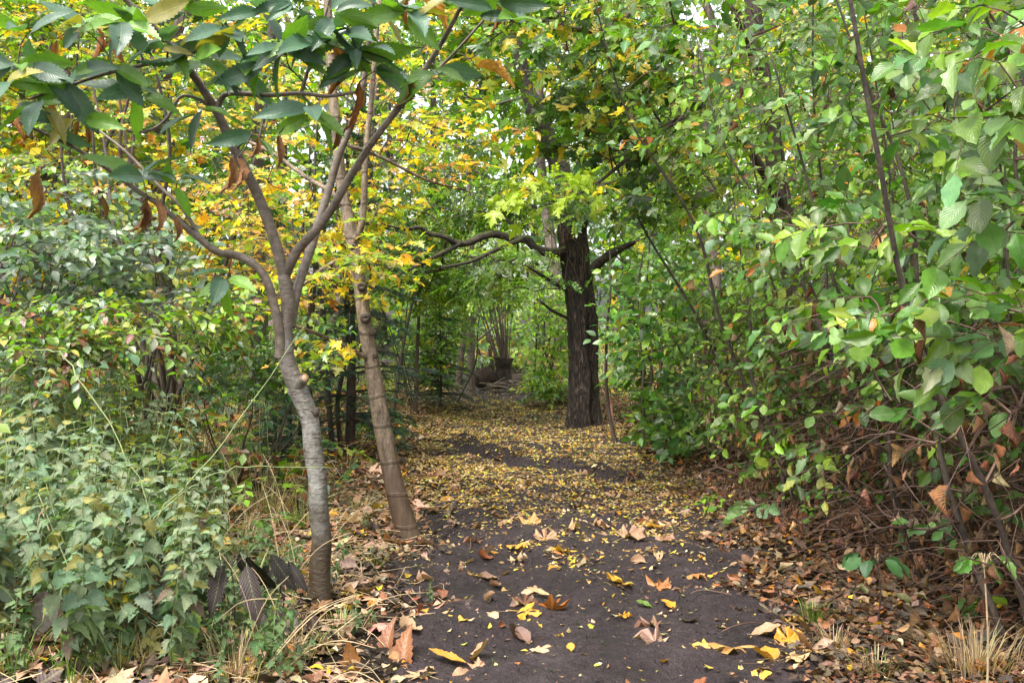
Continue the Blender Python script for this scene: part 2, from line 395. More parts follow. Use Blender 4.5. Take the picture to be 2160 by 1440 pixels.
def needle_spray(n=46, seed=0):
    r = random.Random(seed); V, Fc = [], []
    for k in range(n):
        y = k / n
        a = r.uniform(-1.9, 1.9)
        d = np.array([math.sin(a) * .75, .65, math.cos(a) * .45]); d /= np.linalg.norm(d)
        sd = np.cross(d, [r.uniform(-.3, .3), 0, 1]); sd /= np.linalg.norm(sd)
        p = np.array([0, y * .85, -.12 * y * y]); ln = .22 * (1 - .35 * y) * r.uniform(.8, 1.1)
        k0 = len(V)
        V += [tuple(p - sd * .012), tuple(p + sd * .012), tuple(p + d * ln + sd * .004), tuple(p + d * ln - sd * .004)]
        Fc.append((k0, k0 + 1, k0 + 2, k0 + 3))
    k0 = len(V)
    V += [(-.012, 0, 0), (.012, 0, 0), (.006, .9, -.12), (-.006, .9, -.12)]; Fc.append((k0, k0 + 1, k0 + 2, k0 + 3))
    return tmpl(V, Fc, [(.8, .5)] * len(V))
T_NEEDLE = [needle_spray(60, 1), needle_spray(52, 2)]

def unit(a):
    return a / np.maximum(np.linalg.norm(a, axis=-1, keepdims=True), 1e-9)
def frames(d, n):
    """rotation matrices whose columns are side, direction, normal"""
    d = unit(d); x = unit(np.cross(d, n)); z = np.cross(x, d)
    return np.stack([x, d, z], axis=-1)
def put_leaves(mb, templates, pos, R, size, col, rng):
    which = rng.integers(0, len(templates), len(pos))
    for k, t in enumerate(templates):
        sel = np.where(which == k)[0]
        if not len(sel): continue
        nv = len(t['v'])
        v = np.einsum('nij,vj->nvi', R[sel] * size[sel][:, None, None], t['v']) + pos[sel][:, None, :]
        loops = (t['l'][None, :] + (np.arange(len(sel)) * nv)[:, None]).ravel()
        mb.add(v.reshape(-1, 3), loops, np.tile(t['s'], len(sel)), np.tile(t['uv'], (len(sel), 1)), np.repeat(col[sel], nv, axis=0))
def palette(rng, n, pal, jit=0.22, per=1):
    """pal: [(rgb, weight)] -> n colours; runs of PER neighbours lean to one colour"""
    w = np.array([p[1] for p in pal], float); w /= w.sum()
    c = np.array([p[0] for p in pal], float)
    g = rng.choice(len(pal), (n + per - 1) // per, p=w).repeat(per)[:n]
    own = rng.choice(len(pal), n, p=w)
    g = np.where(rng.random(n) < 0.45, own, g)
    out = c[g] * (1 + jit * rng.normal(0, 1, (n, 1))).clip(.45, 1.7) * (1 + 0.10 * rng.normal(0, 1, (n, 3)))
    return out.clip(0.004, 0.85)

def spray(rng, Pn, D, K, L, size, droop=(0.5, 0.35), tilt=0.35, angle=(0.9, 0.25), sag=0.25, up=(0, 0, 1)):
    """K leaves along each twig; returns leaf positions, rotations, sizes and the twig rings"""
    Mn = len(Pn)
    D = unit(D)
    upv = unit(np.asarray(up, float) + tilt * 0.6 * rng.normal(0, 1, (Mn, 3)))
    side = unit(np.cross(D, upv)); Nn = np.cross(side, D)
    ln = L * rng.uniform(.6, 1.25, Mn)
    k = np.arange(K)
    s = ((k + 0.6) / K)[None, :] * ln[:, None] * 1.0
    s[:, -1] = ln
    pos = Pn[:, None, :] + D[:, None, :] * s[..., None]
    pos[..., 2] -= sag * s ** 2 / np.maximum(ln[:, None], .05)
    sg = np.where((k + rng.integers(0, 2, (Mn, 1))) % 2 == 0, 1.0, -1.0)
    a = np.abs(rng.normal(angle[0], angle[1], (Mn, K))); a[:, -1] *= 0.2
    ld = D[:, None, :] * np.cos(a)[..., None] + side[:, None, :] * (np.sin(a) * sg)[..., None]
    nn = Nn[:, None, :] + tilt * rng.normal(0, 1, (Mn, K, 3))
    dr = rng.normal(droop[0], droop[1], (Mn, K))
    ld = unit(ld) * np.cos(dr)[..., None] + np.array([0, 0, -1.0]) * np.sin(dr)[..., None]
    nn = nn + unit(D[:, None, :] * 1.0) * np.sin(dr)[..., None] * 0.6
    R = frames(ld.reshape(-1, 3), nn.reshape(-1, 3))
    sz = (size * np.where(rng.random((Mn, K)) < .25, rng.uniform(.35, .7, (Mn, K)), rng.uniform(.7, 1.25, (Mn, K)))).ravel()
    tw = np.stack([Pn, Pn + D * (ln * .5)[:, None] - np.array([0, 0, 1]) * (sag * .25 * ln)[:, None], Pn + D * ln[:, None] - np.array([0, 0, 1]) * (sag * ln)[:, None]], axis=1)
    return pos.reshape(-1, 3), R, sz, tw
def put_twigs(mb, tw, r0, r1):
    """three-sided twigs, all at once"""
    Mn, n, _ = tw.shape
    d = unit(tw[:, -1] - tw[:, 0]); a = unit(np.cross(d, [0.31, 0.22, 0.93])); b = np.cross(d, a)
    th = np.arange(3) * 2 * math.pi / 3
    ring = a[:, None, :] * np.cos(th)[None, :, None] + b[:, None, :] * np.sin(th)[None, :, None]
    rad = np.linspace(r0, r1, n)
    v = tw[:, :, None, :] + ring[:, None] * rad[None, :, None, None]
    f = []
    for i in range(n - 1):
        for j in range(3):
            f.append((i * 3 + j, i * 3 + (j + 1) % 3, (i + 1) * 3 + (j + 1) % 3, (i + 1) * 3 + j))
    f = np.array(f).ravel()
    mb.add(v.reshape(-1, 3), (f[None] + (np.arange(Mn) * 3 * n)[:, None]).ravel(), np.full(Mn * (n - 1) * 3, 4))

# ------------------------------------------------------------------ wood
def smooth(pts, rad, k=4):
    pts = np.asarray(pts, float); rad = np.asarray(rad, float)
    n = len(pts)
    if n < 3: k = max(k, 2)
    out, ro = [], []
    for i in range(n - 1):
        p0, p1, p2, p3 = pts[max(i - 1, 0)], pts[i], pts[i + 1], pts[min(i + 2, n - 1)]
        for j in range(k):
            t = j / k
            out.append(.5 * ((2 * p1) + (-p0 + p2) * t + (2 * p0 - 5 * p1 + 4 * p2 - p3) * t * t + (-p0 + 3 * p1 - 3 * p2 + p3) * t ** 3))
            ro.append(rad[i] * (1 - t) + rad[i + 1] * t)
    out.append(pts[-1]); ro.append(rad[-1])
    return np.array(out), np.array(ro)
def tube(mb, pts, rad, sides=6, cap=True, lump=0.0, rng=None, ridge=None, col=None):
    pts = np.asarray(pts, float); rad = np.asarray(rad, float)
    n = len(pts)
    tg = unit(np.gradient(pts, axis=0))
    ref = np.array([1.0, 0, 0]) if abs(tg[0][0]) < .8 else np.array([0, 1.0, 0])
    a = unit(ref - tg * (tg @ ref)[:, None])
    b = np.cross(tg, a)
    th = np.arange(sides) * 2 * math.pi / sides
    s = np.concatenate([[0], np.cumsum(np.linalg.norm(np.diff(pts, axis=0), axis=1))])
    rr = np.repeat(rad[:, None], sides, 1)
    if lump:
        ph = rng.uniform(0, 6.28, 8)
        l = sum(np.sin(th[None] * m + s[:, None] * q + ph[i]) for i, (m, q) in enumerate(((1, 5), (2, -9), (3, 14), (2, 23), (1, -37)))) / 5
        rr = rr * (1 + lump * l)
    if ridge is not None: rr = rr + ridge(th[None], s[:, None])
    v = pts[:, None] + a[:, None] * (np.cos(th)[None, :, None] * rr[..., None]) + b[:, None] * (np.sin(th)[None, :, None] * rr[..., None])
    i = np.arange(n - 1)[:, None] * sides; j = np.arange(sides)[None]
    jn = (j + 1) % sides
    f = np.stack([i + j, i + jn, i + sides + jn, i + sides + j], axis=-1).reshape(-1, 4)
    v = v.reshape(-1, 3); loops = f.ravel(); sizes = np.full(len(f), 4)
    if cap:
        v = np.concatenate([v, pts[-1:]]); e = (n - 1) * sides
        tri = np.stack([e + np.arange(sides), e + (np.arange(sides) + 1) % sides, np.full(sides, n * sides)], axis=-1)
        loops = np.concatenate([loops, tri.ravel()]); sizes = np.concatenate([sizes, np.full(sides, 3)])
    uv = np.stack([np.tile(np.arange(sides) / sides, n), np.repeat(s, sides)], axis=-1)
    if cap: uv = np.concatenate([uv, [[.5, s[-1]]]])
    mb.add(v, loops, sizes, uv, col)

def grow(rng, chains, targets, seg=0.22, wob=0.05, alpha=0.35, r0=0.0022, expo=2.35, arch=0.08, lim=0.55, maxr=None):
    """joins every target to the nearest wood already there; returns chains of (points, radii) and the direction at each target"""
    pos, path, par, rmax = [], [], [], []
    for pts, rad in chains:
        pts = np.asarray(pts)
        s = np.concatenate([[0], np.cumsum(np.linalg.norm(np.diff(pts, axis=0), axis=1))])
        for p, q, r in zip(pts, s, rad): pos.append(p); path.append(q * .5); par.append(-1); rmax.append(r)
    n0 = len(pos)
    cap = n0 + len(targets) * 14 + 50
    A = np.zeros((cap, 3)); A[:n0] = pos
    Lp = np.zeros(cap); Lp[:n0] = path
    parent = np.full(cap, -1)
    n = n0
    d0 = np.array([np.min(np.sum((A[:n0] - t) ** 2, 1)) for t in targets])
    tips = np.zeros(len(targets), int); dirs = np.zeros((len(targets), 3))
    for ti in np.argsort(d0 * rng.uniform(.7, 1.4, len(d0))):
        t = targets[ti]
        df = A[:n] - t
        d = np.sqrt((df ** 2).sum(1))
        j = int(np.argmin(d + alpha * Lp[:n] + 0.35 * np.maximum(df[:, 2], 0)))
        k = int(min(12, max(1, round(d[j] / seg))))
        if n + k >= cap: k = 1
        base = A[j].copy(); prev = j
        off = rng.normal(0, wob, 3) * d[j]; off[2] += arch * d[j]
        for i in range(1, k + 1):
            q = i / k
            A[n] = base + (t - base) * q + off * math.sin(math.pi * q) + (rng.normal(0, wob * seg * .6, 3) if i < k else 0)
            parent[n] = prev; Lp[n] = Lp[prev] + d[j] / k; prev = n; n += 1
        tips[ti] = prev
        pv = A[parent[prev]]; dirs[ti] = t - pv
    acc = np.zeros(n); acc[tips] = r0 ** expo
    kids = [[] for _ in range(n)]
    for i in range(n - 1, n0 - 1, -1):
        acc[parent[i]] += acc[i]; kids[parent[i]].append(i)
    out = []
    starts = [i for i in range(n0, n) if parent[i] < n0]
    while starts:
        i = starts.pop(); pr = parent[i]
        lim_r = rmax[pr] * lim if pr < n0 else acc[pr] ** (1 / expo)
        if maxr: lim_r = min(lim_r, maxr)
        pts = [A[pr]]; rd = [min(acc[i] ** (1 / expo) * 1.15, lim_r)]
        while True:
            pts.append(A[i]); rd.append(min(acc[i] ** (1 / expo), lim_r))
            ks = kids[i]
            if not ks: break
            m = max(ks, key=lambda c: acc[c])
            starts += [c for c in ks if c != m]
            i = m
        out.append((np.array(pts), np.array(rd)))
    return out, unit(dirs)
def put_branches(mb, chains, sides=5, k=2):
    for p, r in chains:
        big = r[0] > 0.012
        pp, rr = smooth(p, r, 3 if big else k) if len(p) > 2 else (p, r)
        tube(mb, pp, rr, (sides + 3) if big else (sides if r[0] > .004 else 3), cap=False)

def ell(rng, n, px, py, Y, rx, ry, rY, shell=0.35):
    """n points in an ellipsoid given by photo pixels and depth"""
    d = unit(rng.normal(0, 1, (n, 3))); r = rng.random(n) ** shell
    c = P(px, py, Y)
    return c + d * r[:, None] * np.array([rx * Y / F, rY, ry * Y / F])
def box(rng, n, x, y, z):
    return np.stack([rng.uniform(*x, n), rng.uniform(*y, n), rng.uniform(*z, n)], axis=-1)
def clear_path(T, w=1.0, h=2.3, y0=-9, y1=40):
    """people keep a tunnel open over the path"""
    d = np.abs(T[:, 0] - path_x(T[:, 1]))
    hh = np.interp(T[:, 1], [0, 6, 10, 14, 20], [h + .3, h, h - .1, h - .2, h - .3])
    inside = (d < w * np.interp(T[:, 2], [0, 1.2, hh.mean()], [1.05, 1.0, .55])) & (T[:, 2] < hh) & (T[:, 1] > y0) & (T[:, 1] < y1)
    return T[~inside]
def project(T):
    return 1080 + T[:, 0] * F / T[:, 1], YH - (T[:, 2] - HCAM) * F / T[:, 1]

def plant(name, label, cat, group, base, chains, targets, spec, seed, parts=None, dead=None):
    """chains: [(part name, material, pixel or world points, radii, sides)]; spec: dict for leaves and twigs"""
    rng = np.random.default_rng(seed)
    root = thing(name, base, label, cat, group)
    wood = []
    for pn, mat, pts, rad, sides in chains:
        pp, rr = smooth(pts, rad, 16 if pn == 'trunk' and 'ridge' in spec else 5)
        mb = MB(); tube(mb, pp, rr, sides, True, .24 if mat is M['bark_moss'] else spec.get('lump', .06), rng, spec.get('ridge') if pn == 'trunk' else None)
        mb.obj(pn, mat, root, base)
        wood.append((pp, rr))
    br, dirs = grow(rng, wood, targets, **spec.get('grow', {}))
    mb = MB(); put_branches(mb, br, spec.get('sides', 4))
    out = unit(np.asarray(targets) - np.array([base[0], base[1], 0]) * [1, 1, 0] - np.array([0, 0, 1.0]) * np.asarray(targets)[:, 2:3])
    D = unit(dirs * spec.get('follow', .8) + out * spec.get('outward', .4) + rng.normal(0, .45, dirs.shape) + np.array(spec.get('bias', (0, 0, 0))))
    D[:, 2] *= spec.get('flat', .5); D = unit(D)
    K = spec['K']
    keep = rng.random(len(targets)) < (spec['leafy'](np.asarray(targets)) if 'leafy' in spec else 1.0)
    pos, R, sz, tw = spray(rng, np.asarray(targets), D, K, spec['L'], spec['size'], spec.get('droop', (.5, .35)), spec.get('tilt', .35), spec.get('angle', (.9, .25)), spec.get('sag', .25), spec.get('up', (0, 0, 1)))
    put_twigs(mb, tw, spec.get('tr', .0022), .0011)
    mb.obj('branchwork', spec.get('twig', M['twig']), root, base)
    kk = np.repeat(keep, K) & (rng.random(len(pos)) < spec.get('fill', .9))
    col = palette(rng, len(pos), spec['pal'], spec.get('jit', .22), K)
    if 'recol' in spec: col = spec['recol'](pos, col, rng)
    mb = MB(); put_leaves(mb, spec['leaf'], pos[kk], R[kk], sz[kk], col[kk], rng)
    mb.obj(spec.get('crown', 'crown'), spec['mat'], root, base)
    if dead:
        dp, dt, ds, dpal, dm = dead(rng, pos, tw)
        n = len(dp)
        d = unit(np.stack([rng.normal(0, .25, n), rng.normal(0, .25, n), -np.ones(n)], -1))
        Rd = frames(d, rng.normal(0, 1, (n, 3)))
        mb = MB(); put_leaves(mb, dt, dp, Rd, ds * rng.uniform(.7, 1.2, n), palette(rng, n, dpal, .25), rng)
        mb.obj('withered_foliage', dm, root, base)
    return root

# colours
GREEN, DGREEN, LGREEN, BGREEN = (.072, .158, .012), (.030, .075, .016), (.165, .29, .022), (.048, .11, .048)
YELLOW, GOLD, YGREEN = (.52, .36, .026), (.46, .25, .02), (.27, .31, .04)
ORANGE, BROWN, TAN, RUSSET, PALE = (.42, .16, .025), (.13, .065, .035), (.36, .24, .14), (.22, .075, .03), (.50, .38, .24)

# ================================================================== SETTING
def ground():
    xs = np.unique(np.concatenate([np.linspace(-90, -6, 40), np.linspace(-6, 6, 241), np.linspace(6, 90, 40)]))
    ys = np.unique(np.concatenate([np.linspace(-40, 2, 20), np.linspace(2, 20, 361), np.linspace(20, 140, 60)]))
    X, Y = np.meshgrid(xs, ys)
    d = np.abs(X - path_x(Y)); w = path_w(Y)
    Z = H(X, Y) - 0.02 * (d < w * .8)
    v = np.stack([X, Y, Z], -1).reshape(-1, 3)
    nx, ny = len(xs), len(ys)
    i = (np.arange(ny - 1)[:, None] * nx + np.arange(nx - 1)[None]).ravel()
    f = np.stack([i, i + 1, i + 1 + nx, i + nx], -1)
    me = mesh_from('ground', v, f.ravel(), np.arange(len(f)) * 4)
    tag(link('ground', me, M['humus']), kind='structure')
    rng = np.random.default_rng(5)
    ts = np.linspace(-1, 1, 121); yy = np.concatenate([np.linspace(1.0, 9, 520), np.linspace(9.03, 28, 400)])
    T, Y = np.meshgrid(ts, yy)
    sg = np.sign(T) * 40 + 100
    edge = 1.04 + .55 * (vnoise(Y * 1.3 + sg, Y * .1, 91, 4096) - .5) + .35 * (vnoise(Y * 4.1 + sg, Y * .1, 92, 4096) - .5) + .16 * (vnoise(Y * 13 + sg, Y * .1, 93, 4096) - .5)
    X = path_x(Y) + T * path_w(Y) * edge
    Z = H(X, Y) + .006 - .03 * sm(.9, 1.0, np.abs(T))
    for k in range(70):      # trodden hollows
        cy = rng.uniform(3, 12); cx = path_x(cy) + rng.normal(0, .35); a = rng.normal(0, .4); r = rng.uniform(.06, .13)
        dx = (X - cx) * math.cos(a) + (Y - cy) * math.sin(a); dy = -(X - cx) * math.sin(a) + (Y - cy) * math.cos(a)
        q = (dx / r) ** 2 + (dy / (r * 2)) ** 2
        Z += -.012 * np.exp(-q) + .006 * np.exp(-(np.sqrt(q) - 1.4) ** 2 * 4)
    v = np.stack([X, Y, Z], -1).reshape(-1, 3)
    nx, ny = len(ts), len(yy)
    i = (np.arange(ny - 1)[:, None] * nx + np.arange(nx - 1)[None]).ravel()
    f = np.stack([i, i + 1, i + 1 + nx, i + nx], -1)
    tag(link('path', mesh_from('path', v, f.ravel(), np.arange(len(f)) * 4), M['path']), kind='structure')
ground()

def scatter(rng, n, x, y, dens):
    X = rng.uniform(*x, n); Y = rng.uniform(*y, n)
    k = rng.random(n) < dens(X, Y)
    return X[k], Y[k]
def litter(name, label, seed, x, y, n, dens, templates, size, pal, tilt=.35, lift=.012, mat='litter'):
    rng = np.random.default_rng(seed)
    X, Y = scatter(rng, n, x, y, dens)
    k = len(X)
    z = H(X, Y) + rng.uniform(.004, lift, k) + .004
    a = rng.uniform(0, 6.283, k)
    d = np.stack([np.cos(a), np.sin(a), rng.normal(0, tilt * .5, k)], -1)
    nn = np.stack([rng.normal(0, tilt, k), rng.normal(0, tilt, k), np.where(rng.random(k) < .7, 1, -1)], -1)
    sz = size * rng.uniform(.45, 1.15, k) ** 1.0 * np.where(rng.random(k) < .15, 1.5, 1.0)
    mb = MB(); put_leaves(mb, templates, np.stack([X, Y, z], -1), frames(d, nn), sz, palette(rng, k, pal, .3), rng)
    return tag(mb.obj(name, M[mat]), label, 'leaf litter', kind='stuff')
T_LITTER = [blade(P_BEECH, 4, 1, 0, 0, f, c, w, .05, t) for f, c, w, t in ((.35, .2, .2, .3), (-.3, -.3, .2, -.3), (.6, .1, .3, .5), (.15, .3, .1, 0))]
T_LITSMALL = [blade(P_OVAL, 2, 1, 0, 0, f, c, 0, 0) for f, c in ((.4, .2), (-.2, -.3), (.1, .4))]
def d_yellow(X, Y):
    d = np.abs(X - path_x(Y)); t, n = rut_d(X, Y)
    rut = (t > -.02) & (t < 1.02) & (n > -.12 - .05 * np.sin(X * 9)) & (n < .03 + .05 * np.sin(X * 13))
    k = sm(5.6, 8.2, Y + .35 * np.sin(X * 3) + .3 * np.sin(X * 7 + Y * 2)) * (1 - .85 * sm(14.6, 16, Y)) * (1 - .7 * sm(1.6, 3.0, d)) + .03
    cl = vnoise(X * 1.7 + 60, Y * 1.7, 81, 4096) * .6 + vnoise(X * 5 + 60, Y * 5, 82, 4096) * .4
    patch = np.clip(2.0 * cl - .08, .35, 1.25) * (.80 + .20 * np.sin(X * 2.3 + Y * .7) * np.sin(Y * 1.1 - X))
    return k * patch * np.where(rut, .04, 1) 
litter('yellow_leaf_litter', 'carpet of small yellow leaves covering the middle of the path', 11, (-4.5, 4.5), (4, 19), 300000, d_yellow, T_LITSMALL, .040,
       [((.42, .31, .04), 2.2), ((.34, .20, .03), 2), ((.40, .31, .19), 2.2), ((.28, .19, .11), 2.6), (YGREEN, .6), (BROWN, 3), ((.3, .12, .03), .6), ((.25, .2, .08), 3)], .15, .010)
def d_right(X, Y):
    e = X - path_x(Y) - path_w(Y)
    return sm(-.22, .38, e + .15 * np.sin(Y * 5) + .1 * np.sin(Y * 11)) * (1 - .6 * sm(1.2, 2.4, e)) * (1 - .55 * sm(8, 10, Y))
litter('brown_leaf_litter', 'thick drift of russet and brown beech leaves on the verge under the beeches', 12, (.6, 4.5), (2.6, 16), 95000, d_right, T_LITTER, .052,
       [(BROWN, 5), ((.15, .055, .028), 4), ((.24, .15, .09), 1.6), (ORANGE, .5), ((.045, .03, .025), 8), (YELLOW, .2), (PALE, .3), ((.13, .08, .055), 4)], .30, .045)
def d_left(X, Y):
    e = -(X - path_x(Y)) - path_w(Y)
    return sm(-.22, .34, e + .15 * np.sin(Y * 5 + 1)) * (1 - .5 * sm(1.0, 2.2, e)) * (1 - .4 * sm(7.5, 10, Y))
litter('pinkish_brown_leaf_litter', 'drift of pinkish brown fallen leaves round the foot of the two slender trees', 13, (-4, .2), (2.6, 16), 42000, d_left, T_LITTER, .058,
       [((.27, .16, .11), 4), (BROWN, 4), ((.17, .07, .035), 2.5), ((.38, .27, .20), 1.6), ((.05, .034, .034), 6), (YELLOW, .35), (ORANGE, .3)], .30, .045)
litter('woodland_floor_litter', 'dull brown fallen leaves over the woodland floor behind the shrubs', 14, (-16, 16), (3, 40), 50000, lambda X, Y: np.clip((np.abs(X - path_x(Y)) - 1.8), 0, 1) * .8, T_LITSMALL, .12,
       [(BROWN, 4), (RUSSET, 2), (GOLD, 1.5), (TAN, 1), (ORANGE, 1)], .4, .05)
P_NARROW = [(0, .02), (.15, .14), (.4, .22), (.65, .19), (.88, .08), (1, 0)]
T_LITTER2 = [blade(P_NARROW, 5, 1, 0, 0, f, c, w, .12, t) for f, c, w, t in ((.9, .4, .3, .7), (.5, -.3, .4, -.9), (1.3, .2, .3, 1.3))]
litter('curled_leaf_litter', 'curled brown leaves lying on top of the leaf drift at the right of the path', 16, (.6, 4.0), (3, 11), 7500, lambda X, Y: d_right(X, Y), T_LITTER2, .085,
       [(BROWN, 4), ((.20, .085, .035), 3), ((.27, .17, .10), 2.4), ((.06, .04, .03), 3), ((.36, .27, .17), 1), (ORANGE, .35)], .45, .06)
litter('curled_leaf_litter', 'curled and lobed pinkish leaves lying on top of the drift at the left of the path', 17, (-3, .2), (3, 9), 2600, lambda X, Y: d_left(X, Y), T_LITTER2 + T_MAPLE_S, .10,
       [((.30, .18, .13), 3), (BROWN, 3), ((.40, .29, .22), 2), ((.07, .045, .045), 2), (GOLD, .5)], .35, .05)
def twig_litter(name, label, seed, x, y, n, dens, mat, r0, lo, hi):
    rng = np.random.default_rng(seed)
    X, Y = scatter(rng, n, x, y, dens); k = len(X)
    a = rng.uniform(0, 6.283, k); L = rng.uniform(lo, hi, k)
    d = np.stack([np.cos(a), np.sin(a), rng.normal(0, .16, k)], -1) * L[:, None]
    p = np.stack([X, Y, H(X, Y) + rng.uniform(.01, .05, k)], -1)
    mb = MB(); put_twigs(mb, np.stack([p - d * .5, p + rng.normal(0, .012, (k, 3)), p + d * .5], 1), r0, r0 * .6)
    tag(mb.obj(name, M[mat]), label, 'twig litter', kind='stuff')
twig_litter('twig_litter', 'tangle of small brown twigs strewn over the leaf drift on the right verge', 18, (.7, 3.6), (3, 11), 3600, lambda X, Y: d_right(X, Y), 'twig_red', .0026, .06, .30)
twig_litter('straw_litter', 'bits of bleached straw and stalks strewn over the left verge', 19, (-3.2, .1), (3.3, 8), 2600, lambda X, Y: d_left(X, Y), 'straw', .0022, .08, .38)
def clods():
    rng = np.random.default_rng(20)
    X, Y = scatter(rng, 16000, (-1.2, 2.0), (3.2, 9), lambda X, Y: (np.abs(X - path_x(Y)) < path_w(Y) * 1.1) * np.clip(vnoise(X * 2.5 + 50, Y * 2.5, 95, 4096) * 1.6 - .3, .05, 1))
    k = len(X)
    oct_ = tmpl([(1, 0, 0), (0, 1, 0), (-1, 0, 0), (0, -1, 0), (0, 0, .7), (0, 0, -.7), (.6, .6, .4), (-.6, -.5, .4)],
                [(0, 6, 4), (6, 1, 4), (1, 2, 4), (2, 7, 4), (7, 3, 4), (3, 0, 4), (0, 1, 6), (2, 3, 7), (1, 0, 5), (2, 1, 5), (3, 2, 5), (0, 3, 5)], [(0, 0)] * 8)
    sz = .0032 + .0075 * rng.random(k) ** 3
    mb = MB(); put_leaves(mb, [oct_], np.stack([X, Y, H(X, Y) + sz * .3 + .003], -1), frames(rng.normal(0, 1, (k, 3)), rng.normal(0, 1, (k, 3))), sz, np.full((k, 3), .5), rng)
    tag(mb.obj('soil_crumbs', M['path']), 'loose crumbs of dark soil on the trodden path', 'soil', kind='stuff')
clods()
def d_crumbs(X, Y):
    return np.clip(.28 + .8 * sm(.5, 1.0, np.abs(X - path_x(Y)) / path_w(Y)) * (np.sin(X * 5 + Y * 3) * .3 + .8), 0, 1)
litter('leaf_crumbs', 'tiny leaf scraps and bud scales strewn over the bare dark soil', 15, (-1.7, 2.6), (3, 10), 15000, d_crumbs, T_LITSMALL, .021,
       [(BROWN, 3), (TAN, 2), (PALE, 1.2), (YELLOW, 1.2), ((.045, .03, .03), 9)], .3, .006)

# ================================================================== LONE FALLEN LEAVES (each its own object)
def fallen_meshes():
    out = []
    for i, (f, c, cr, cup) in enumerate(((.10, .10, .16, .04), (.22, .0, .24, .0), (-.2, .3, .22, .0), (.1, .1, .36, .1), (.05, .15, .12, .0))):
        t = maple(f, c, cr, 40 + i, .55, cup)
        out.append(mesh_from('fallen_maple_leaf', t['v'] - [0, .3, 0], t['l'], np.concatenate([[0], np.cumsum(t['s'])[:-1]]), t['uv'], np.ones((len(t['v']), 3))))
        out[-1].materials.append(M['fallen'])
    for i, (f, c, w, tw) in enumerate(((.6, -.4, .15, .3), (.3, .3, .2, -.4), (1.0, -.2, .2, .9))):
        t = blade(P_BEECH, 8, 2, 1, .05, f, c, w, .15, tw)
        out.append(mesh_from('fallen_oval_leaf', t['v'] - [0, .5, 0], t['l'], np.concatenate([[0], np.cumsum(t['s'])[:-1]]), t['uv'], np.ones((len(t['v']), 3))))
        out[-1].materials.append(M['fallen_oval'])
    for i, (f, c, w, tw) in enumerate(((.5, -.3, .1, .2), (.7, .4, .1, .5))):
        t = blade(P_CHEST, 16, 2, 1, .10, f, c, w, .08, tw)
        out.append(mesh_from('fallen_chestnut_leaf', t['v'] - [0, .5, 0], t['l'], np.concatenate([[0], np.cumsum(t['s'])[:-1]]), t['uv'], np.ones((len(t['v']), 3))))
        out[-1].materials.append(M['fallen_oval'])
    return out
FM = fallen_meshes()
def fallen(px, py, k, size, col, label, rz=None, tilt=(0, 0), group='large fallen leaves lying on the path', rng=random.Random(3), lift=.012):
    g = G(px, py)
    o = bpy.data.objects.new('fallen_leaf', FM[k]); COL.objects.link(o)
    o.location = (g[0], g[1], g[2] + lift); o.scale = (size,) * 3
    o.rotation_euler = (tilt[0] + rng.uniform(-.12, .12), tilt[1] + rng.uniform(-.12, .12), rng.uniform(0, 6.28) if rz is None else rz)
    o.color = (col[0] * .78, col[1] * .73, col[2] * .85, 1)
    return tag(o, label, 'fallen leaf', group)
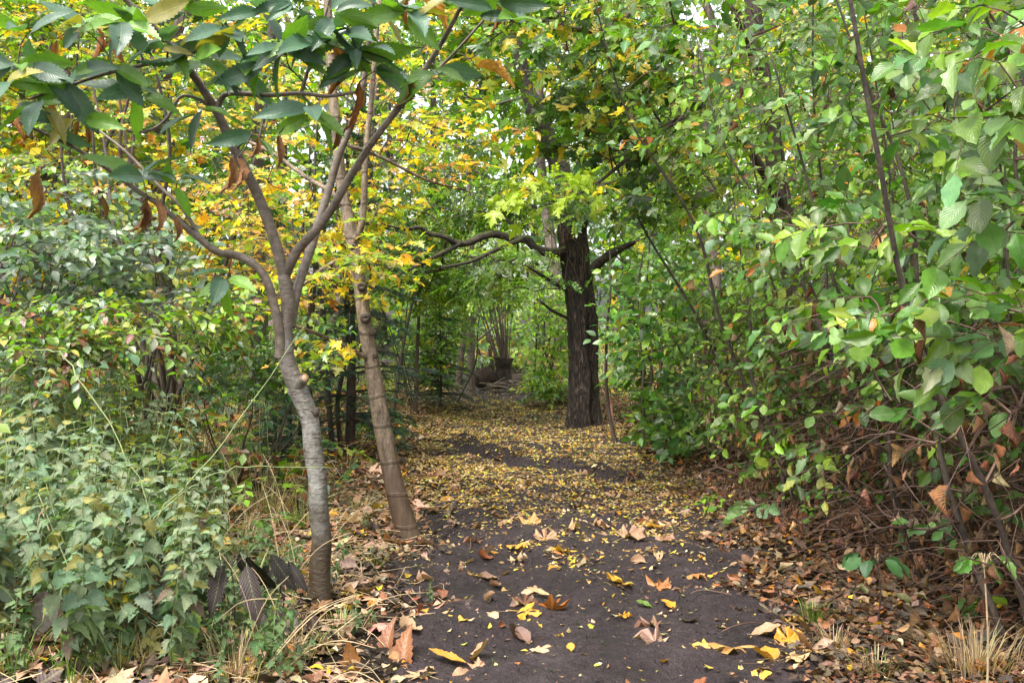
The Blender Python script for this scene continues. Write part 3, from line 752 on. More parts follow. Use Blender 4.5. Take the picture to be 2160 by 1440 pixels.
HAND = [
    (1545, 1372, 0, .17, (.40, .25, .08), 'big tan and yellow maple leaf, stalk towards the viewer, near the bottom edge', 3.0, (.25, 0)),
    (1475, 1368, 6, .11, (.55, .36, .08), 'small curled yellow leaf just beside the big tan maple leaf', None, (0, 0)),
    (1140, 1373, 4, .10, PALE, 'pale tan rounded leaf alone on bare soil near the bottom edge', None, (.2, 0)),
    (1205, 1376, 5, .055, (.6, .36, .04), 'tiny golden leaf right of the pale tan rounded leaf', None, (0, 0)),
    (950, 1398, 8, .17, (.45, .24, .03), 'long narrow orange brown chestnut leaf lying on the soil', 1.3, (0, 0)),
    (885, 1425, 4, .15, (.42, .32, .18), 'pale speckled leaf flat at the bottom edge of the path', None, (0, 0)),
    (1165, 1288, 1, .15, (.36, .14, .03), 'russet maple leaf standing on edge in the middle of the path', 3.2, (.9, 0)),
    (1110, 1300, 0, .13, (.60, .35, .04), 'golden maple leaf beside the russet leaf standing on edge', None, (0, .2)),
    (1030, 1297, 2, .14, PALE, 'cream maple leaf left of the golden one with a long stalk', 1.6, (0, 0)),
    (1105, 1275, 3, .12, BROWN, 'dull brown crumpled maple leaf behind the cream one', None, (0, 0)),
    (1030, 1270, 7, .08, TAN, 'small tan upright leaf above the cream maple leaf', None, (.6, 0)),
    (975, 1308, 6, .075, (.62, .42, .08), 'small yellow leaf by the left edge of the path', None, (0, 0)),
    (1312, 1232, 0, .16, (.66, .42, .06), 'bright yellow maple leaf with a red stalk, centre of the path', 1.9, (.5, 0)),
    (1390, 1243, 1, .14, (.34, .16, .05), 'brown maple leaf with lifted orange lobe right of the bright yellow one', None, (.3, 0)),
    (1415, 1280, 6, .10, (.62, .30, .03), 'orange yellow cupped leaf standing on bare soil at the right', 0.6, (.7, 0)),
    (1365, 1283, 5, .085, (.10, .19, .03), 'single fresh green leaf lying on the dark path', 1.2, (0, 0)),
    (1370, 1322, 3, .13, (.16, .09, .06), 'dark brown flattened maple leaf on bare soil below the green leaf', None, (0, 0)),
    (1185, 1200, 2, .15, (.48, .30, .06), 'yellow and cream maple leaf folded over, upper middle of the path', None, (.3, 0)),
    (1190, 1166, 0, .15, (.62, .38, .05), 'bright golden maple leaf with two raised lobes', 2.6, (.45, 0)),
    (1150, 1138, 3, .16, TAN, 'large crumpled tan maple leaf in the upper middle of the path', None, (.2, 0)),
    (1200, 1120, 1, .16, (.38, .28, .15), 'tan maple leaf with a bent tip behind the large crumpled one', None, (.4, 0)),
    (1120, 1105, 1, .14, (.50, .32, .12), 'yellow and brown maple leaf folded upright at the edge of the leaf carpet', None, (.6, 0)),
    (1090, 1182, 3, .13, (.42, .34, .22), 'pale greenish cream shrivelled maple leaf left of the folded yellow one', None, (.2, 0)),
    (1090, 1155, 0, .12, (.55, .34, .06), 'small golden maple leaf with a red stalk, upper left of the path', None, (.2, 0)),
    (1330, 1145, 3, .20, (.32, .22, .15), 'broad greyish tan crumpled leaf bundle at the upper right of the path', None, (.2, 0)),
    (1400, 1150, 1, .15, (.30, .19, .12), 'curled greyish brown maple leaf beside the broad leaf bundle', None, (.3, 0)),
    (1310, 1165, 2, .14, (.45, .28, .07), 'yellowish brown maple leaf under the broad leaf bundle', None, (0, 0)),
    (1130, 1245, 2, .12, (.48, .35, .20), 'pale oval leaf left of the bright yellow maple leaf', None, (0, 0)),
    (1140, 1258, 8, .13, (.50, .38, .20), 'pale long leaf lying flat just below the pale oval leaf', 1.4, (0, 0)),
    (1065, 1243, 6, .075, (.5, .35, .15), 'small cream leaf left of the pale long leaf', None, (0, 0)),
    (1080, 1345, 7, .10, (.12, .075, .05), 'dark curled leaf standing up on the bare soil near the bottom', 2.2, (.8, 0)),
    (1108, 1355, 5, .10, (.15, .09, .07), 'dull brown leaf pressed flat beside the dark curled one', None, (0, 0)),
    (745, 1410, 8, .20, (.34, .17, .06), 'long brown chestnut leaf standing on its tip at the bottom left of the path', 0.2, (1.35, 0)),
    (850, 1390, 9, .24, (.24, .11, .05), 'long dark brown chestnut leaf hanging upright at the path edge', 0.1, (1.3, 0)),
    (815, 1365, 9, .20, (.22, .10, .05), 'shorter dark brown chestnut leaf hanging just left of the longer one', -.1, (1.35, 0)),
    (830, 1150, 0, .22, (.46, .24, .14), 'large pinkish maple leaf propped against the foot of the brown leaning tree', 2.9, (.7, 0)),
    (900, 1150, 4, .16, (.34, .22, .18), 'mauve brown maple leaf on the right of the leaning tree foot', 2.5, (.5, 0)),
    (480, 1388, 8, .26, (.50, .26, .13), 'long pinkish tan chestnut leaf lying on straw at the bottom left', 1.5, (.3, 0)),
    (1580, 1188, 3, .13, (.40, .28, .17), 'pale curled leaf on the right edge of the path', None, (.4, 0)),
    (1465, 1215, 2, .12, (.40, .22, .08), 'orange brown leaf by the right edge of the path', None, (.2, 0)),
    (1470, 1140, 1, .12, (.36, .24, .14), 'tan maple leaf at the right path edge below the leaf carpet', None, (.3, 0)),
    (1340, 1050, 1, .13, (.34, .24, .16), 'grey tan maple leaf beyond the bare soil on the right', None, (.4, 0)),
    (1160, 1052, 3, .11, (.42, .32, .24), 'pale crumpled leaf lying among the small yellow leaves', None, (.4, 0)),
    (1040, 1240, 7, .085, (.25, .15, .09), 'brown rolled leaf at the left edge of bare soil', None, (.3, 0)),
    (1265, 1130, 6, .09, (.24, .15, .10), 'brown curled leaf in the middle of the upper path', None, (.4, 0)),
    (1600, 1420, 6, .09, (.55, .36, .08), 'small yellow leaf on the soil at the bottom right', None, (0, 0)),
    (1675, 1405, 0, .10, (.60, .44, .22), 'cream maple leaf at the bottom right verge', None, (.2, 0)),
    (1720, 1190, 6, .12, (.55, .20, .03), 'bright orange leaf on the brown litter under the beeches', None, (.4, 0)),
    (1700, 1250, 0, .13, (.55, .30, .04), 'yellow orange maple leaf upright on the right verge', None, (.9, 0)),
    (1725, 1265, 5, .11, (.5, .33, .03), 'dull yellow leaf leaning beside the upright maple leaf', None, (.6, 0)),
    (1820, 1250, 4, .13, (.55, .36, .12), 'pale yellow leaf on the verge right of the upright maple leaf', None, (.2, 0)),
    (1985, 1385, 5, .09, (.65, .38, .04), 'bright golden leaf at the bottom right among brown leaves', None, (.3, 0)),
]
for px, py, k, s, c, lab, rz, tl in HAND:
    fallen(px, py, k, s, c, lab, rz, tl)
rr = random.Random(8)
cnt = 0
while cnt < 225:
    y = rr.uniform(4.1, 9.0); x = float(path_x(y)) + rr.uniform(-1.05, 1.1) * float(path_w(y))
    if rr.random() > .35 + .65 * min(1, abs(x - float(path_x(y))) / float(path_w(y))) + .25 * (y > 5.5): continue
    px, py = 1080 + x * F / y, YH + (HCAM - float(H(x, y))) * F / y
    if any(abs(px - h[0]) < 45 and abs(py - h[1]) < 22 for h in HAND): continue
    col = rr.choice([PALE, TAN, TAN, GOLD, (.5, .34, .1), BROWN, BROWN, (.09, .06, .055), (.24, .14, .09), (.30, .21, .16), (.06, .045, .04), RUSSET])
    fallen(px, py, rr.choice([0, 1, 2, 3, 3, 4, 5, 6, 7]), rr.choice([.04, .055, .07, .09, .115, .13]) * rr.uniform(.85, 1.15), col, 'small dry leaf lying loose on the dark soil between the larger leaves',
           None, (rr.uniform(-.3, .5), rr.uniform(-.3, .3)), 'small loose leaves on the dark soil', rr, .006)
    cnt += 1

# ================================================================== THE YOUNG CHESTNUT (front)
def px_chain(pts, Y, dY=0.0):
    """pixel polyline [(px, py, width px)] at depth Y (dY: how far it leans towards us per metre of height)"""
    out, rad = [], []
    for p in pts:
        yy = Y if len(p) < 4 else p[3]
        out.append(P(p[0], p[1], yy)); rad.append(p[2] * .5 * yy / F)
    return np.array(out), np.array(rad)

CH_TRUNK = px_chain([(676, 1312, 74, 5.0), (675, 1270, 50, 5.0), (674, 1230, 45, 5.0), (677, 1150, 42, 5.0), (668, 1010, 40, 5.0), (655, 900, 38, 5.0), (632, 825, 40, 5.0), (610, 778, 38, 5.0), (601, 735, 34, 5.0), (606, 650, 29, 5.0), (600, 580, 26, 5.0)], 5)
CH_L = [
    px_chain([(601, 585, 25, 5.0), (577, 500, 24, 4.98), (545, 415, 23, 4.95), (505, 335, 22, 4.9), (462, 245, 20, 4.86), (445, 215, 19, 4.84), (400, 148, 17, 4.78), (345, 80, 15, 4.7), (270, 5, 12, 4.6), (200, -60, 8, 4.5)], 5),
    px_chain([(602, 580, 22, 5.0), (626, 530, 21, 4.97), (662, 490, 19, 4.93), (700, 440, 18, 4.9), (727, 392, 17, 4.86), (772, 320, 15, 4.8), (824, 248, 14, 4.72), (882, 168, 12, 4.64), (935, 85, 10, 4.55), (985, -10, 8, 4.45)], 5),
    px_chain([(612, 690, 22, 5.03), (627, 610, 21, 5.08), (650, 540, 20, 5.12), (672, 470, 19, 5.16), (698, 385, 17, 5.2), (716, 325, 16, 5.2), (742, 262, 14, 5.2), (764, 190, 13, 5.15), (778, 90, 11, 5.1), (790, -20, 9, 5.0)], 5),
    px_chain([(592, 752, 26, 4.98), (588, 690, 20, 4.96), (565, 598, 19, 4.94), (533, 555, 18, 4.92), (492, 537, 17, 4.9), (460, 532, 16, 4.86), (413, 497, 14, 4.82), (334, 432, 11, 4.74), (287, 400, 10, 4.68), (213, 347, 9, 4.6), (153, 310, 8, 4.52), (40, 257, 6, 4.42)], 5),
    px_chain([(458, 232, 14, 4.85), (474, 200, 12, 4.83), (520, 198, 11, 4.8), (570, 201, 10, 4.76), (635, 197, 9, 4.7), (690, 203, 8, 4.64), (750, 195, 6, 4.6)], 5),
    px_chain([(446, 222, 8, 4.84), (385, 202, 7, 4.8), (352, 250, 7, 4.76), (315, 275, 6, 4.72), (270, 275, 5, 4.68), (210, 235, 5, 4.62)], 5),
    px_chain([(425, 507, 9, 4.83), (385, 440, 8, 4.86), (335, 392, 7, 4.88), (265, 320, 6, 4.9), (200, 268, 5, 4.92), (130, 205, 4, 4.9)], 5),
    px_chain([(400, 145, 12, 4.78), (365, 125, 10, 4.7), (290, 140, 9, 4.6), (215, 158, 8, 4.5), (120, 190, 6, 4.4), (60, 210, 5, 4.3)], 5),
    px_chain([(635, 197, 8, 4.7), (655, 130, 7, 4.66), (668, 85, 6, 4.62), (690, 20, 5, 4.6), (700, -30, 4, 4.55)], 5),
    px_chain([(745, 355, 10, 4.84), (800, 285, 8, 4.8), (865, 205, 7, 4.75), (960, 110, 6, 4.68), (1040, 20, 5, 4.6)], 5),
]
CL = [(40, 140, 4.3, 5), (85, 215, 4.35, 4), (120, 262, 4.4, 3), (10, 180, 4.2, 5), (175, 60, 4.4, 3), (255, 50, 4.45, 5), (310, 55, 4.55, 5), (350, 95, 4.6, 4), (150, 165, 4.4, 5), (235, 130, 4.45, 4), (295, 190, 4.6, 5),
      (410, 110, 4.6, 5), (440, 130, 4.7, 4), (470, 55, 4.6, 5), (555, 25, 4.6, 5), (600, 100, 4.5, 5), (665, 85, 4.5, 6), (700, 35, 4.5, 5), (755, 110, 4.55, 6), (790, 150, 4.6, 5), (730, 60, 4.5, 5), (860, 25, 4.45, 5), (915, 150, 4.6, 4),
      (1050, 10, 4.5, 5), (1090, 50, 4.5, 3), (530, 285, 4.75, 3), (655, 235, 4.6, 4), (300, 372, 4.6, 4), (372, 388, 4.7, 4), (478, 588, 4.8, 5), (390, 20, 4.6, 5), (620, 10, 4.5, 5), (960, -20, 4.4, 4), (800, 20, 4.5, 4), (170, 250, 4.45, 2), (60, 70, 4.3, 3), (420, 230, 4.7, 2), (560, 130, 4.6, 3), (500, 150, 4.7, 3)]
CW = [(85, 372, .23, 0), (310, 432, .17, 0), (335, 440, .15, 0), (300, 445, .14, 0), (205, 75, .15, 1), (248, 80, .16, 1), (120, 100, .13, 1), (185, 265, .13, 0), (170, 268, .11, 0), (490, 345, .17, 0), (500, 350, .15, 0), (588, 300, .15, 0), (545, 305, .11, 0), (703, 95, .25, 2), (716, 285, .12, 0),
      (868, 180, .15, 0), (760, 190, .16, 1), (752, 240, .12, 1), (872, 5, .22, 3), (1000, 160, .20, 3), (215, 425, .12, 0), (372, 470, .12, 0), (42, 262, .12, 1), (55, 275, .10, 1), (1050, 25, .13, 1), (860, 8, .14, 1), (490, 560, .06, 0), (110, 215, .12, 1)]
def chestnut():
    rng = np.random.default_rng(21)
    base = np.array([*CH_TRUNK[0][0][:2], 0.0]); base[2] = float(H(base[0], base[1]))
    root = thing('chestnut_tree', base, 'young grey barked chestnut tree with large toothed leaves, forking low on the left verge', 'tree')
    mb = MB(); p, r = smooth(*CH_TRUNK, 8)
    p[:, 0] += .004 * np.sin(p[:, 2] * 21)
    tube(mb, p, r, 28, True, .07, rng); trunk = mb.obj('trunk', M['bark_grey'], root, base)
    # second shoot at the foot, sawn stub and old scars
    mb = MB(); a, b = smooth(*px_chain([(652, 1300, 12, 4.98), (654, 1240, 11, 4.98), (664, 1190, 9, 4.98), (668, 1150, 5, 4.99)], 5), 4)
    tube(mb, a, b, 10, True, .1, rng); mb.obj('root_flare', M['bark_grey'], root, base)
    mb = MB(); a, b = smooth(*px_chain([(618, 828, 30, 5.0), (632, 808, 25, 4.97), (643, 797, 20, 4.94)], 5), 4)
    tube(mb, a, b, 16, True, .05, rng); stub = mb.obj('sawn_stub', M['bark_grey'], root, base)
    mb = MB(); e = a[-1]; n = unit(a[-1] - a[-3]); tube(mb, [e - n * .001, e + n * .004], [b[-1] * .72, b[-1] * .66], 16, True); mb.obj('cut_face', M['cut'], stub, base)
    for q, (sx, sy, sr) in enumerate(((662, 868, 6), (648, 948, 7), (672, 1005, 4))):
        c = P(sx, sy, 4.972 if sr > 6 else 4.965); mb = MB(); tube(mb, [c + [0, .02, 0], c + [0, 0, 0], c - [0, .006, 0]], [sr * 1.6 * 5 / F, sr * 1.2 * 5 / F, sr * .6 * 5 / F], 14, True, .45, rng)
        mb.obj('branch_scar', M['bark_dark'], root, base)
    wood = [(p, r)]
    for c in CH_L:
        mb = MB(); pp, q = smooth(*c, 5); tube(mb, pp, q, 12, True, .05, rng)
        mb.obj('limb', M['bark_limb'], root, base); wood.append((pp, q))
    T = np.array([P(x, y, Y) for x, y, Y, n in CL]); W = np.array([P(x, y - 18, 4.62) for x, y, s, k in CW])
    br, dirs = grow(rng, wood[1:], np.concatenate([T, W]), seg=.08, wob=.09, alpha=.25, r0=.0026, arch=.02)
    isl, groups = {}, []
    key = lambda q: tuple(np.round(q, 4))
    for c in br:
        g_ = isl.get(key(c[0][0]))
        if g_ is None: g_ = []; groups.append(g_)
        g_.append(c)
        for q in c[0]: isl.setdefault(key(q), g_)
    for g_ in groups:
        mb = MB(); put_branches(mb, g_, 6, 3); mb.obj('branch', M['twig'], root, base)
    pos, Rs, sz, cols = [], [], [], []
    for (x, y, Y, n), p, d in zip(CL, T, dirs):
        n += 1 if y < 260 else 0
        for k in range(n):
            a = 2 * math.pi * (k + rng.uniform(-.3, .3)) / n
            ld = np.array([math.cos(a), .7 * math.sin(a) - .25, rng.normal(-.18, .42)]) + d * .25
            pos.append(p + rng.normal(0, .012, 3)); sz.append(rng.uniform(.15, .265))
            nn = np.array([.1, -.75, .8]) + rng.normal(0, .6, 3)
            Rs.append(frames(ld[None], nn[None])[0])
            c = (.045, .105, .062) if rng.random() < .58 else ((.10, .22, .022) if rng.random() < .85 else (.22, .20, .03))
            if (x, y) in ((478, 588), (655, 235)) and k < 3: c = (.11, .23, .02)
            cols.append(np.array(c) * rng.uniform(.75, 1.3))
    mb = MB(); put_leaves(mb, T_CHEST, np.array(pos), np.array(Rs), np.array(sz), np.array(cols), rng); mb.obj('crown', M['chestnut'], root, base)
    mb = MB()
    pos, Rs, sz, cols = [], [], [], []
    for (x, y, s, k), p in zip(CW, W):
        d = np.array([rng.normal(0, .2), rng.normal(0, .2), -1.0]); n = np.array([rng.normal(0, .5), -1, 0])
        c = [(.20, .10, .055), (.22, .09, .035), (.26, .105, .02), (.45, .22, .03)][k]
        if k == 3: d = np.array([.7, -.1, -.5]) if x < 900 else np.array([1, -.2, -.12]); n = np.array([-.2, -.8, .6]); c = (.42, .22, .05)
        pos.append(p); Rs.append(frames(d[None], n[None])[0]); sz.append(s); cols.append(c)
    put_leaves(mb, T_DEADCH, np.array(pos), np.array(Rs), np.array(sz), np.array(cols), rng); mb.obj('withered_foliage', M['dead'], root, base)
chestnut()

# ================================================================== SECOND SLENDER TREE (leaning, ringed brown bark)
BR_TRUNK = px_chain([(866, 1165, 78, 6.5), (859, 1122, 50, 6.5), (836, 1040, 42, 6.52), (812, 925, 38, 6.56), (797, 845, 36, 6.58), (785, 770, 33, 6.6), (771, 690, 30, 6.62), (762, 620, 28, 6.64), (752, 560, 27, 6.66), (741, 500, 27, 6.68), (733, 455, 25, 6.7), (721, 390, 23, 6.72), (709, 270, 21, 6.75), (697, 130, 19, 6.78), (688, -60, 16, 6.8)], 6.5)
BR_L = [px_chain([(745, 515, 15, 6.66), (761, 480, 15, 6.62), (768, 420, 14, 6.6), (771, 330, 13, 6.58), (785, 190, 11, 6.55), (800, 0, 9, 6.5)], 6.5),
        px_chain([(778, 757, 11, 6.58), (755, 745, 10, 6.52), (715, 724, 9, 6.4), (665, 702, 8, 6.25), (622, 687, 7, 6.1), (560, 650, 5, 6.0)], 6.5),
        px_chain([(728, 430, 12, 6.7), (690, 400, 10, 6.75), (640, 370, 9, 6.9), (570, 320, 7, 7.1), (480, 280, 5, 7.3)], 6.5),
        px_chain([(712, 300, 11, 6.74), (800, 330, 8, 6.9), (900, 380, 6, 7.1), (980, 400, 4, 7.3)], 6.5),
        px_chain([(746, 540, 9, 6.65), (690, 560, 7, 6.5), (640, 600, 5, 6.3)], 6.5)]
rng = np.random.default_rng(31)
T = np.concatenate([ell(rng, 42, 650, 430, 7.2, 200, 150, .8), ell(rng, 42, 860, 330, 7.0, 160, 130, .7), ell(rng, 45, 790, 460, 7.0, 110, 55, .5), ell(rng, 36, 650, 600, 6.2, 90, 60, .4), ell(rng, 34, 800, 550, 6.4, 60, 45, .3), ell(rng, 16, 700, 750, 6.1, 60, 40, .3), ell(rng, 60, 640, 120, 7.0, 280, 150, .8), ell(rng, 20, 950, 280, 7, 100, 90, .6)])
x_, y_ = project(T); T = T[~((x_ > 850) & (y_ > 430))]
base = np.array([*BR_TRUNK[0][0][:2], 0]); base[2] = float(H(base[0], base[1]))
t2 = plant('leaning_tree', 'slender leaning tree with ringed light brown bark and yellow leaves, second on the left verge', 'tree', None, base,
      [('trunk', M['bark_brown'], *BR_TRUNK, 26)] + [('limb', M['bark_brown'], *c, 10) for c in BR_L], T,
      dict(K=6, L=.26, size=.060, leaf=T_MAPLE_S, mat=M['maple'], pal=[(YELLOW, 5), (GOLD, 1.6), (YGREEN, 4), (ORANGE, .3), (LGREEN, 2.5)], droop=(.15, .35), tilt=.35, flat=.3, sag=.1, grow=dict(seg=.15, wob=.07, r0=.0018), lump=.04), 32)
for sx, sy, sr in ((762, 604, 9), (770, 671, 10), (787, 702, 5), (790, 750, 5), (741, 520, 6), (801, 850, 5), (752, 555, 4)):
    Yy = 6.6 - .055
    c = P(sx, sy, Yy); mb = MB(); tube(mb, [c + [0, .04, 0], c, c - [0, .008, 0], c - [0, .002, 0]], [sr * 1.25 * Yy / F, sr * Yy / F, sr * .75 * Yy / F, sr * .3 * Yy / F], 12, True, .15, rng)
    mb.obj('branch_scar', M['bark_dark'], t2, base)

# ================================================================== THE OLD FURROWED TREE BY THE PATH
OT = px_chain([(1232, 925, 92, 12.6), (1230, 893, 76, 12.6), (1229, 850, 69, 12.6), (1228, 760, 66, 12.6), (1224, 660, 64, 12.6), (1216, 590, 64, 12.6), (1212, 530, 70, 12.6), (1208, 480, 64, 12.6), (1206, 430, 46, 12.6)], 12.6)
OL = [(lambda c: (c[0], c[1] * .8))(px_chain([(1222, 505, 30, 12.62), (1190, 528, 27, 12.5), (1160, 533, 25, 12.4), (1128, 522, 22, 12.3), (1112, 506, 22, 12.25), (1080, 503, 21, 12.2), (1045, 494, 20, 12.1), (1015, 499, 20, 12.0), (990, 511, 20, 11.95), (965, 513, 18, 11.9), (940, 500, 15, 11.8), (905, 492, 13, 11.75), (885, 480, 11, 11.7), (850, 483, 9, 11.6), (800, 470, 6, 11.5)], 12)),
      px_chain([(1225, 470, 44, 12.6), (1240, 430, 36, 12.6), (1262, 402, 28, 12.6), (1310, 385, 20, 12.6), (1380, 350, 13, 12.6), (1450, 300, 9, 12.5)], 12),
      px_chain([(1208, 450, 44, 12.6), (1185, 370, 40, 12.6), (1160, 300, 42, 12.6), (1135, 240, 38, 12.5), (1105, 170, 30, 12.5), (1090, 60, 22, 12.5), (1080, -80, 16, 12.5)], 12),
      px_chain([(1226, 600, 24, 12.62), (1258, 560, 22, 12.5), (1290, 535, 19, 12.4), (1340, 510, 9, 12.3)], 12),
      px_chain([(975, 512, 12, 11.9), (930, 535, 9, 11.8), (880, 560, 7, 11.7), (820, 590, 4, 11.6)], 12),
      px_chain([(1100, 505, 12, 12.2), (1040, 530, 9, 12.0), (990, 552, 8, 11.9), (930, 565, 5, 11.8)], 12),
      px_chain([(1192, 610, 9, 12.5), (1150, 585, 7, 12.2), (1110, 560, 5, 12.0)], 12),
      px_chain([(1196, 670, 7, 12.5), (1165, 655, 6, 12.2), (1140, 635, 4, 12.0)], 12)]
def ridge(th, s):
    u = th / (2 * math.pi)
    wv = vnoise(u * 6, s * 2.2, 1, 6) - .5
    g = .022 * (np.abs(vnoise(u * 26 + wv * 1.5, s * 1.5, 2, 26) - .5) * 2 - .4) + .014 * (np.abs(vnoise(u * 52 + wv * 2, s * 3.4, 3, 52) - .5) * 2 - .4) + .05 * (vnoise(u * 4, s * 1.3, 4, 4) - .5)
    hollow = -.07 * np.exp(-((np.mod(th - 5.5 + .08 * np.sin(s * 6) + math.pi, 2 * math.pi) - math.pi) / .33) ** 2) * sm(2.2, 1.2, s)
    return g + hollow + .03 * np.cos(th * 5) * np.exp(-s * 4)
rng = np.random.default_rng(41)
T = np.concatenate([ell(rng, 120, 1000, 400, 12.9, 190, 80, 1.0), ell(rng, 70, 920, 560, 12.9, 120, 60, .7), ell(rng, 120, 1330, 380, 12.2, 180, 160, 1.4), ell(rng, 190, 1040, 120, 12.9, 300, 180, 1.2), ell(rng, 50, 1080, 570, 12.3, 90, 60, .8), ell(rng, 18, 1215, 425, 12.2, 75, 42, .3), ell(rng, 30, 1290, 560, 12.1, 60, 50, .5)])
x_, y_ = project(T); T = T[~((x_ > 1180) & (x_ < 1285) & (y_ > 470) & (T[:, 1] < 12.8))]
base = np.array([*OT[0][0][:2], 0]); base[2] = float(H(base[0], base[1]))
ot = plant('old_tree', 'old dark tree with deeply furrowed bark and a mossy limb reaching over the path', 'tree', None, base,
      [('trunk', M['bark_rough'], *OT, 128)] + [('limb', M['bark_moss'], *c, 14) for c in OL], T,
      dict(K=5, L=.42, size=.24, leaf=T_PINN, mat=M['far'], pal=[((.045, .10, .035), 4), (GREEN, 3), (LGREEN, 2), (YGREEN, 1.0)], droop=(.3, .3), tilt=.3, flat=.35, sag=.2, ridge=ridge, lump=.05, grow=dict(seg=.25, wob=.08, r0=.003), fill=.9), 42)
mb = MB()
for k in range(46):        # the brush of thin dead shoots where the limb leaves the trunk
    a0 = P(rng.uniform(1175, 1240), rng.uniform(440, 540), 12.6 - rng.uniform(.12, .22))
    d = np.array([rng.normal(-.2, .5), -rng.uniform(.1, .5), rng.normal(.3, .7)]); L = rng.uniform(.2, .6)
    tube(mb, *smooth(np.array([a0 + [0, .12, 0], a0 + d * L * .5, a0 + d * L - [0, 0, .25 * L]]), np.array([.006, .004, .0022]), 4), 4, False)
mb.obj('dead_brush', M['twig_red'], ot, base)

# ================================================================== BEECH SHRUBS ALONG THE RIGHT
BEECH_PAL = [(GREEN, 5), ((.052, .13, .016), 3.5), ((.033, .09, .018), 1.6), ((.14, .22, .07), 2), ((.075, .15, .055), 1.2), (LGREEN, 2.8), (YGREEN, .2), (GOLD, .10), (ORANGE, .22)]  # the pale greyed green is leaf sheen painted into the colour
def beech(i, bx, by, label, seed, n, x, y, z, size, K=8, L=.30, extra=None, lowfade=(.35, 1.1), over=0.0, stems=4, pal=None):
    rng = np.random.default_rng(seed)
    base = np.array([bx, by, float(H(bx, by))])
    T = np.concatenate([box(rng, int(n * 1.7), x, y, z), box(rng, int(n * 4.2), x, y, (.04, 1.6))])
    size *= .90 if i < 2 else .84
    L = L * (.85 if i < 2 else 1)
    # leafy face towards the path and the light, thinner inside
    face = np.interp(T[:, 2], [0, .6, 1.2, 2.0, 3.0, 4.2], [.22, .08, 0, -.12, -.45 - over, -.9 - over]) + x[0] + .35
    T[:, 0] = face + (T[:, 0] - x[0]) * np.interp(T[:, 2], [0, 3], [.9, 1.15])
    if extra is not None: T = np.concatenate([T] + [ell(rng, *e) for e in extra])
    T = clear_path(T, .95, 2.5)
    x_, y_ = project(T)
    T = T[(T[:, 1] > 1.6) & ~((x_ > 1150) & (x_ < 1300) & (y_ > 500)) & ~((x_ < 1320) & (y_ > 330))]
    chains = []
    for k in range(stems):
        a = rng.uniform(0, 6.28); r = rng.uniform(.05, .4)
        p0 = base + [r * math.cos(a), r * math.sin(a), -.05]
        lean = np.array([rng.normal(-.10 - .05 * k, .16), rng.normal(0, .22), 1.0])
        hh = rng.uniform(2.2, 3.8)
        pts = [p0 + lean * hh * q + np.array([rng.normal(0, .05), rng.normal(0, .05), 0]) - np.array([.35 * over * q * q * hh / 3, 0, 0]) for q in np.linspace(0, 1, 6)]
        chains.append(('stem', M['bark_dark'], np.array(pts), np.linspace(rng.uniform(.010, .019), .004, 6), 9))
    def leafy(TT): return np.interp(TT[:, 2], [lowfade[0] - .2, lowfade[0], lowfade[1], 1.45, 1.85], [.04, .06, .15 if i < 3 else .35, .55, 1.0])
    def dead(rng, pos, tw):
        z = pos[:, 2]; pr = np.interp(z, [.0, .3, 1.1, 1.8, 4], [.34, .34, .20, .04, .02]) * .30
        k = rng.random(len(pos)) < pr
        return pos[k], T_DEAD, size * .85, [(BROWN, 5), (TAN, 1.0), ((.17, .075, .04), 2), ((.24, .165, .12), 2.0)], M['dead']
    return plant('beech_shrub', label, 'shrub', 'beech shrubs along the right of the path', base, chains, T,
          dict(up=(-.45, -.4, .8), K=K, L=L, size=size, leaf=T_BEECH, mat=M['beech'], pal=pal or BEECH_PAL, droop=(.42, .35), tilt=.36, flat=.4, sag=.25, outward=.25, bias=(-.35, -.35, 0), crown='foliage',
               leafy=leafy, twig=M['twig_red'], grow=dict(seg=.14, wob=.1, r0=.0022, alpha=.15, arch=.05), fill=.85), seed + 500, dead=dead)
beech(0, 2.5, 3.0, 'nearest beech shrub at the right edge, big glossy leaves close to the viewer', 51, 230, (1.75, 3.3), (2.6, 3.9), (.25, 3.6), .098,
      extra=[(10, 2060, 230, 2.35, 80, 110, .2), (9, 2110, 60, 2.5, 90, 60, .2), (18, 2080, 680, 2.9, 110, 110, .25), (14, 2080, 850, 2.9, 90, 60, .2), (5, 2060, 1165, 3.3, 70, 40, .2), (6, 2140, 460, 2.7, 60, 70, .2)], lowfade=(.7, 1.3))
beech(1, 2.35, 4.3, 'second beech shrub from the right edge with bare brown twigs low down', 52, 330, (1.5, 3.4), (3.7, 5.1), (.2, 3.9), .095, extra=[(30, 1780, 700, 3.9, 140, 90, .3), (26, 1850, 480, 4.0, 160, 70, .3), (16, 1920, 880, 3.8, 140, 60, .25), (12, 1850, 1080, 4.4, 110, 70, .25)], lowfade=(.6, 1.3))
beech(2, 2.15, 5.5, 'beech shrub with yellowing and green leaves, third along the right side of the path', 53, 360, (1.35, 3.5), (4.9, 6.4), (.15, 4.2), .092, over=.35, extra=[(26, 1650, 480, 5.0, 120, 70, .4), (24, 1700, 200, 5.2, 190, 120, .5), (14, 1620, 1060, 5.6, 80, 60, .3)], lowfade=(.5, 1.2))
beech(3, 2.2, 6.8, 'beech shrub, fourth along the right, leaning its upper twigs over the path', 54, 400, (1.3, 3.6), (6.2, 7.8), (.15, 4.6), .090, over=.6, extra=[(36, 1500, 250, 6.6, 160, 150, .6), (30, 1530, 1010, 7.2, 110, 90, .4)], lowfade=(.2, .7), pal=[(GREEN, 4), (LGREEN, 3.5), ((.055, .135, .03), 2), (YGREEN, .6), (ORANGE, .12)])
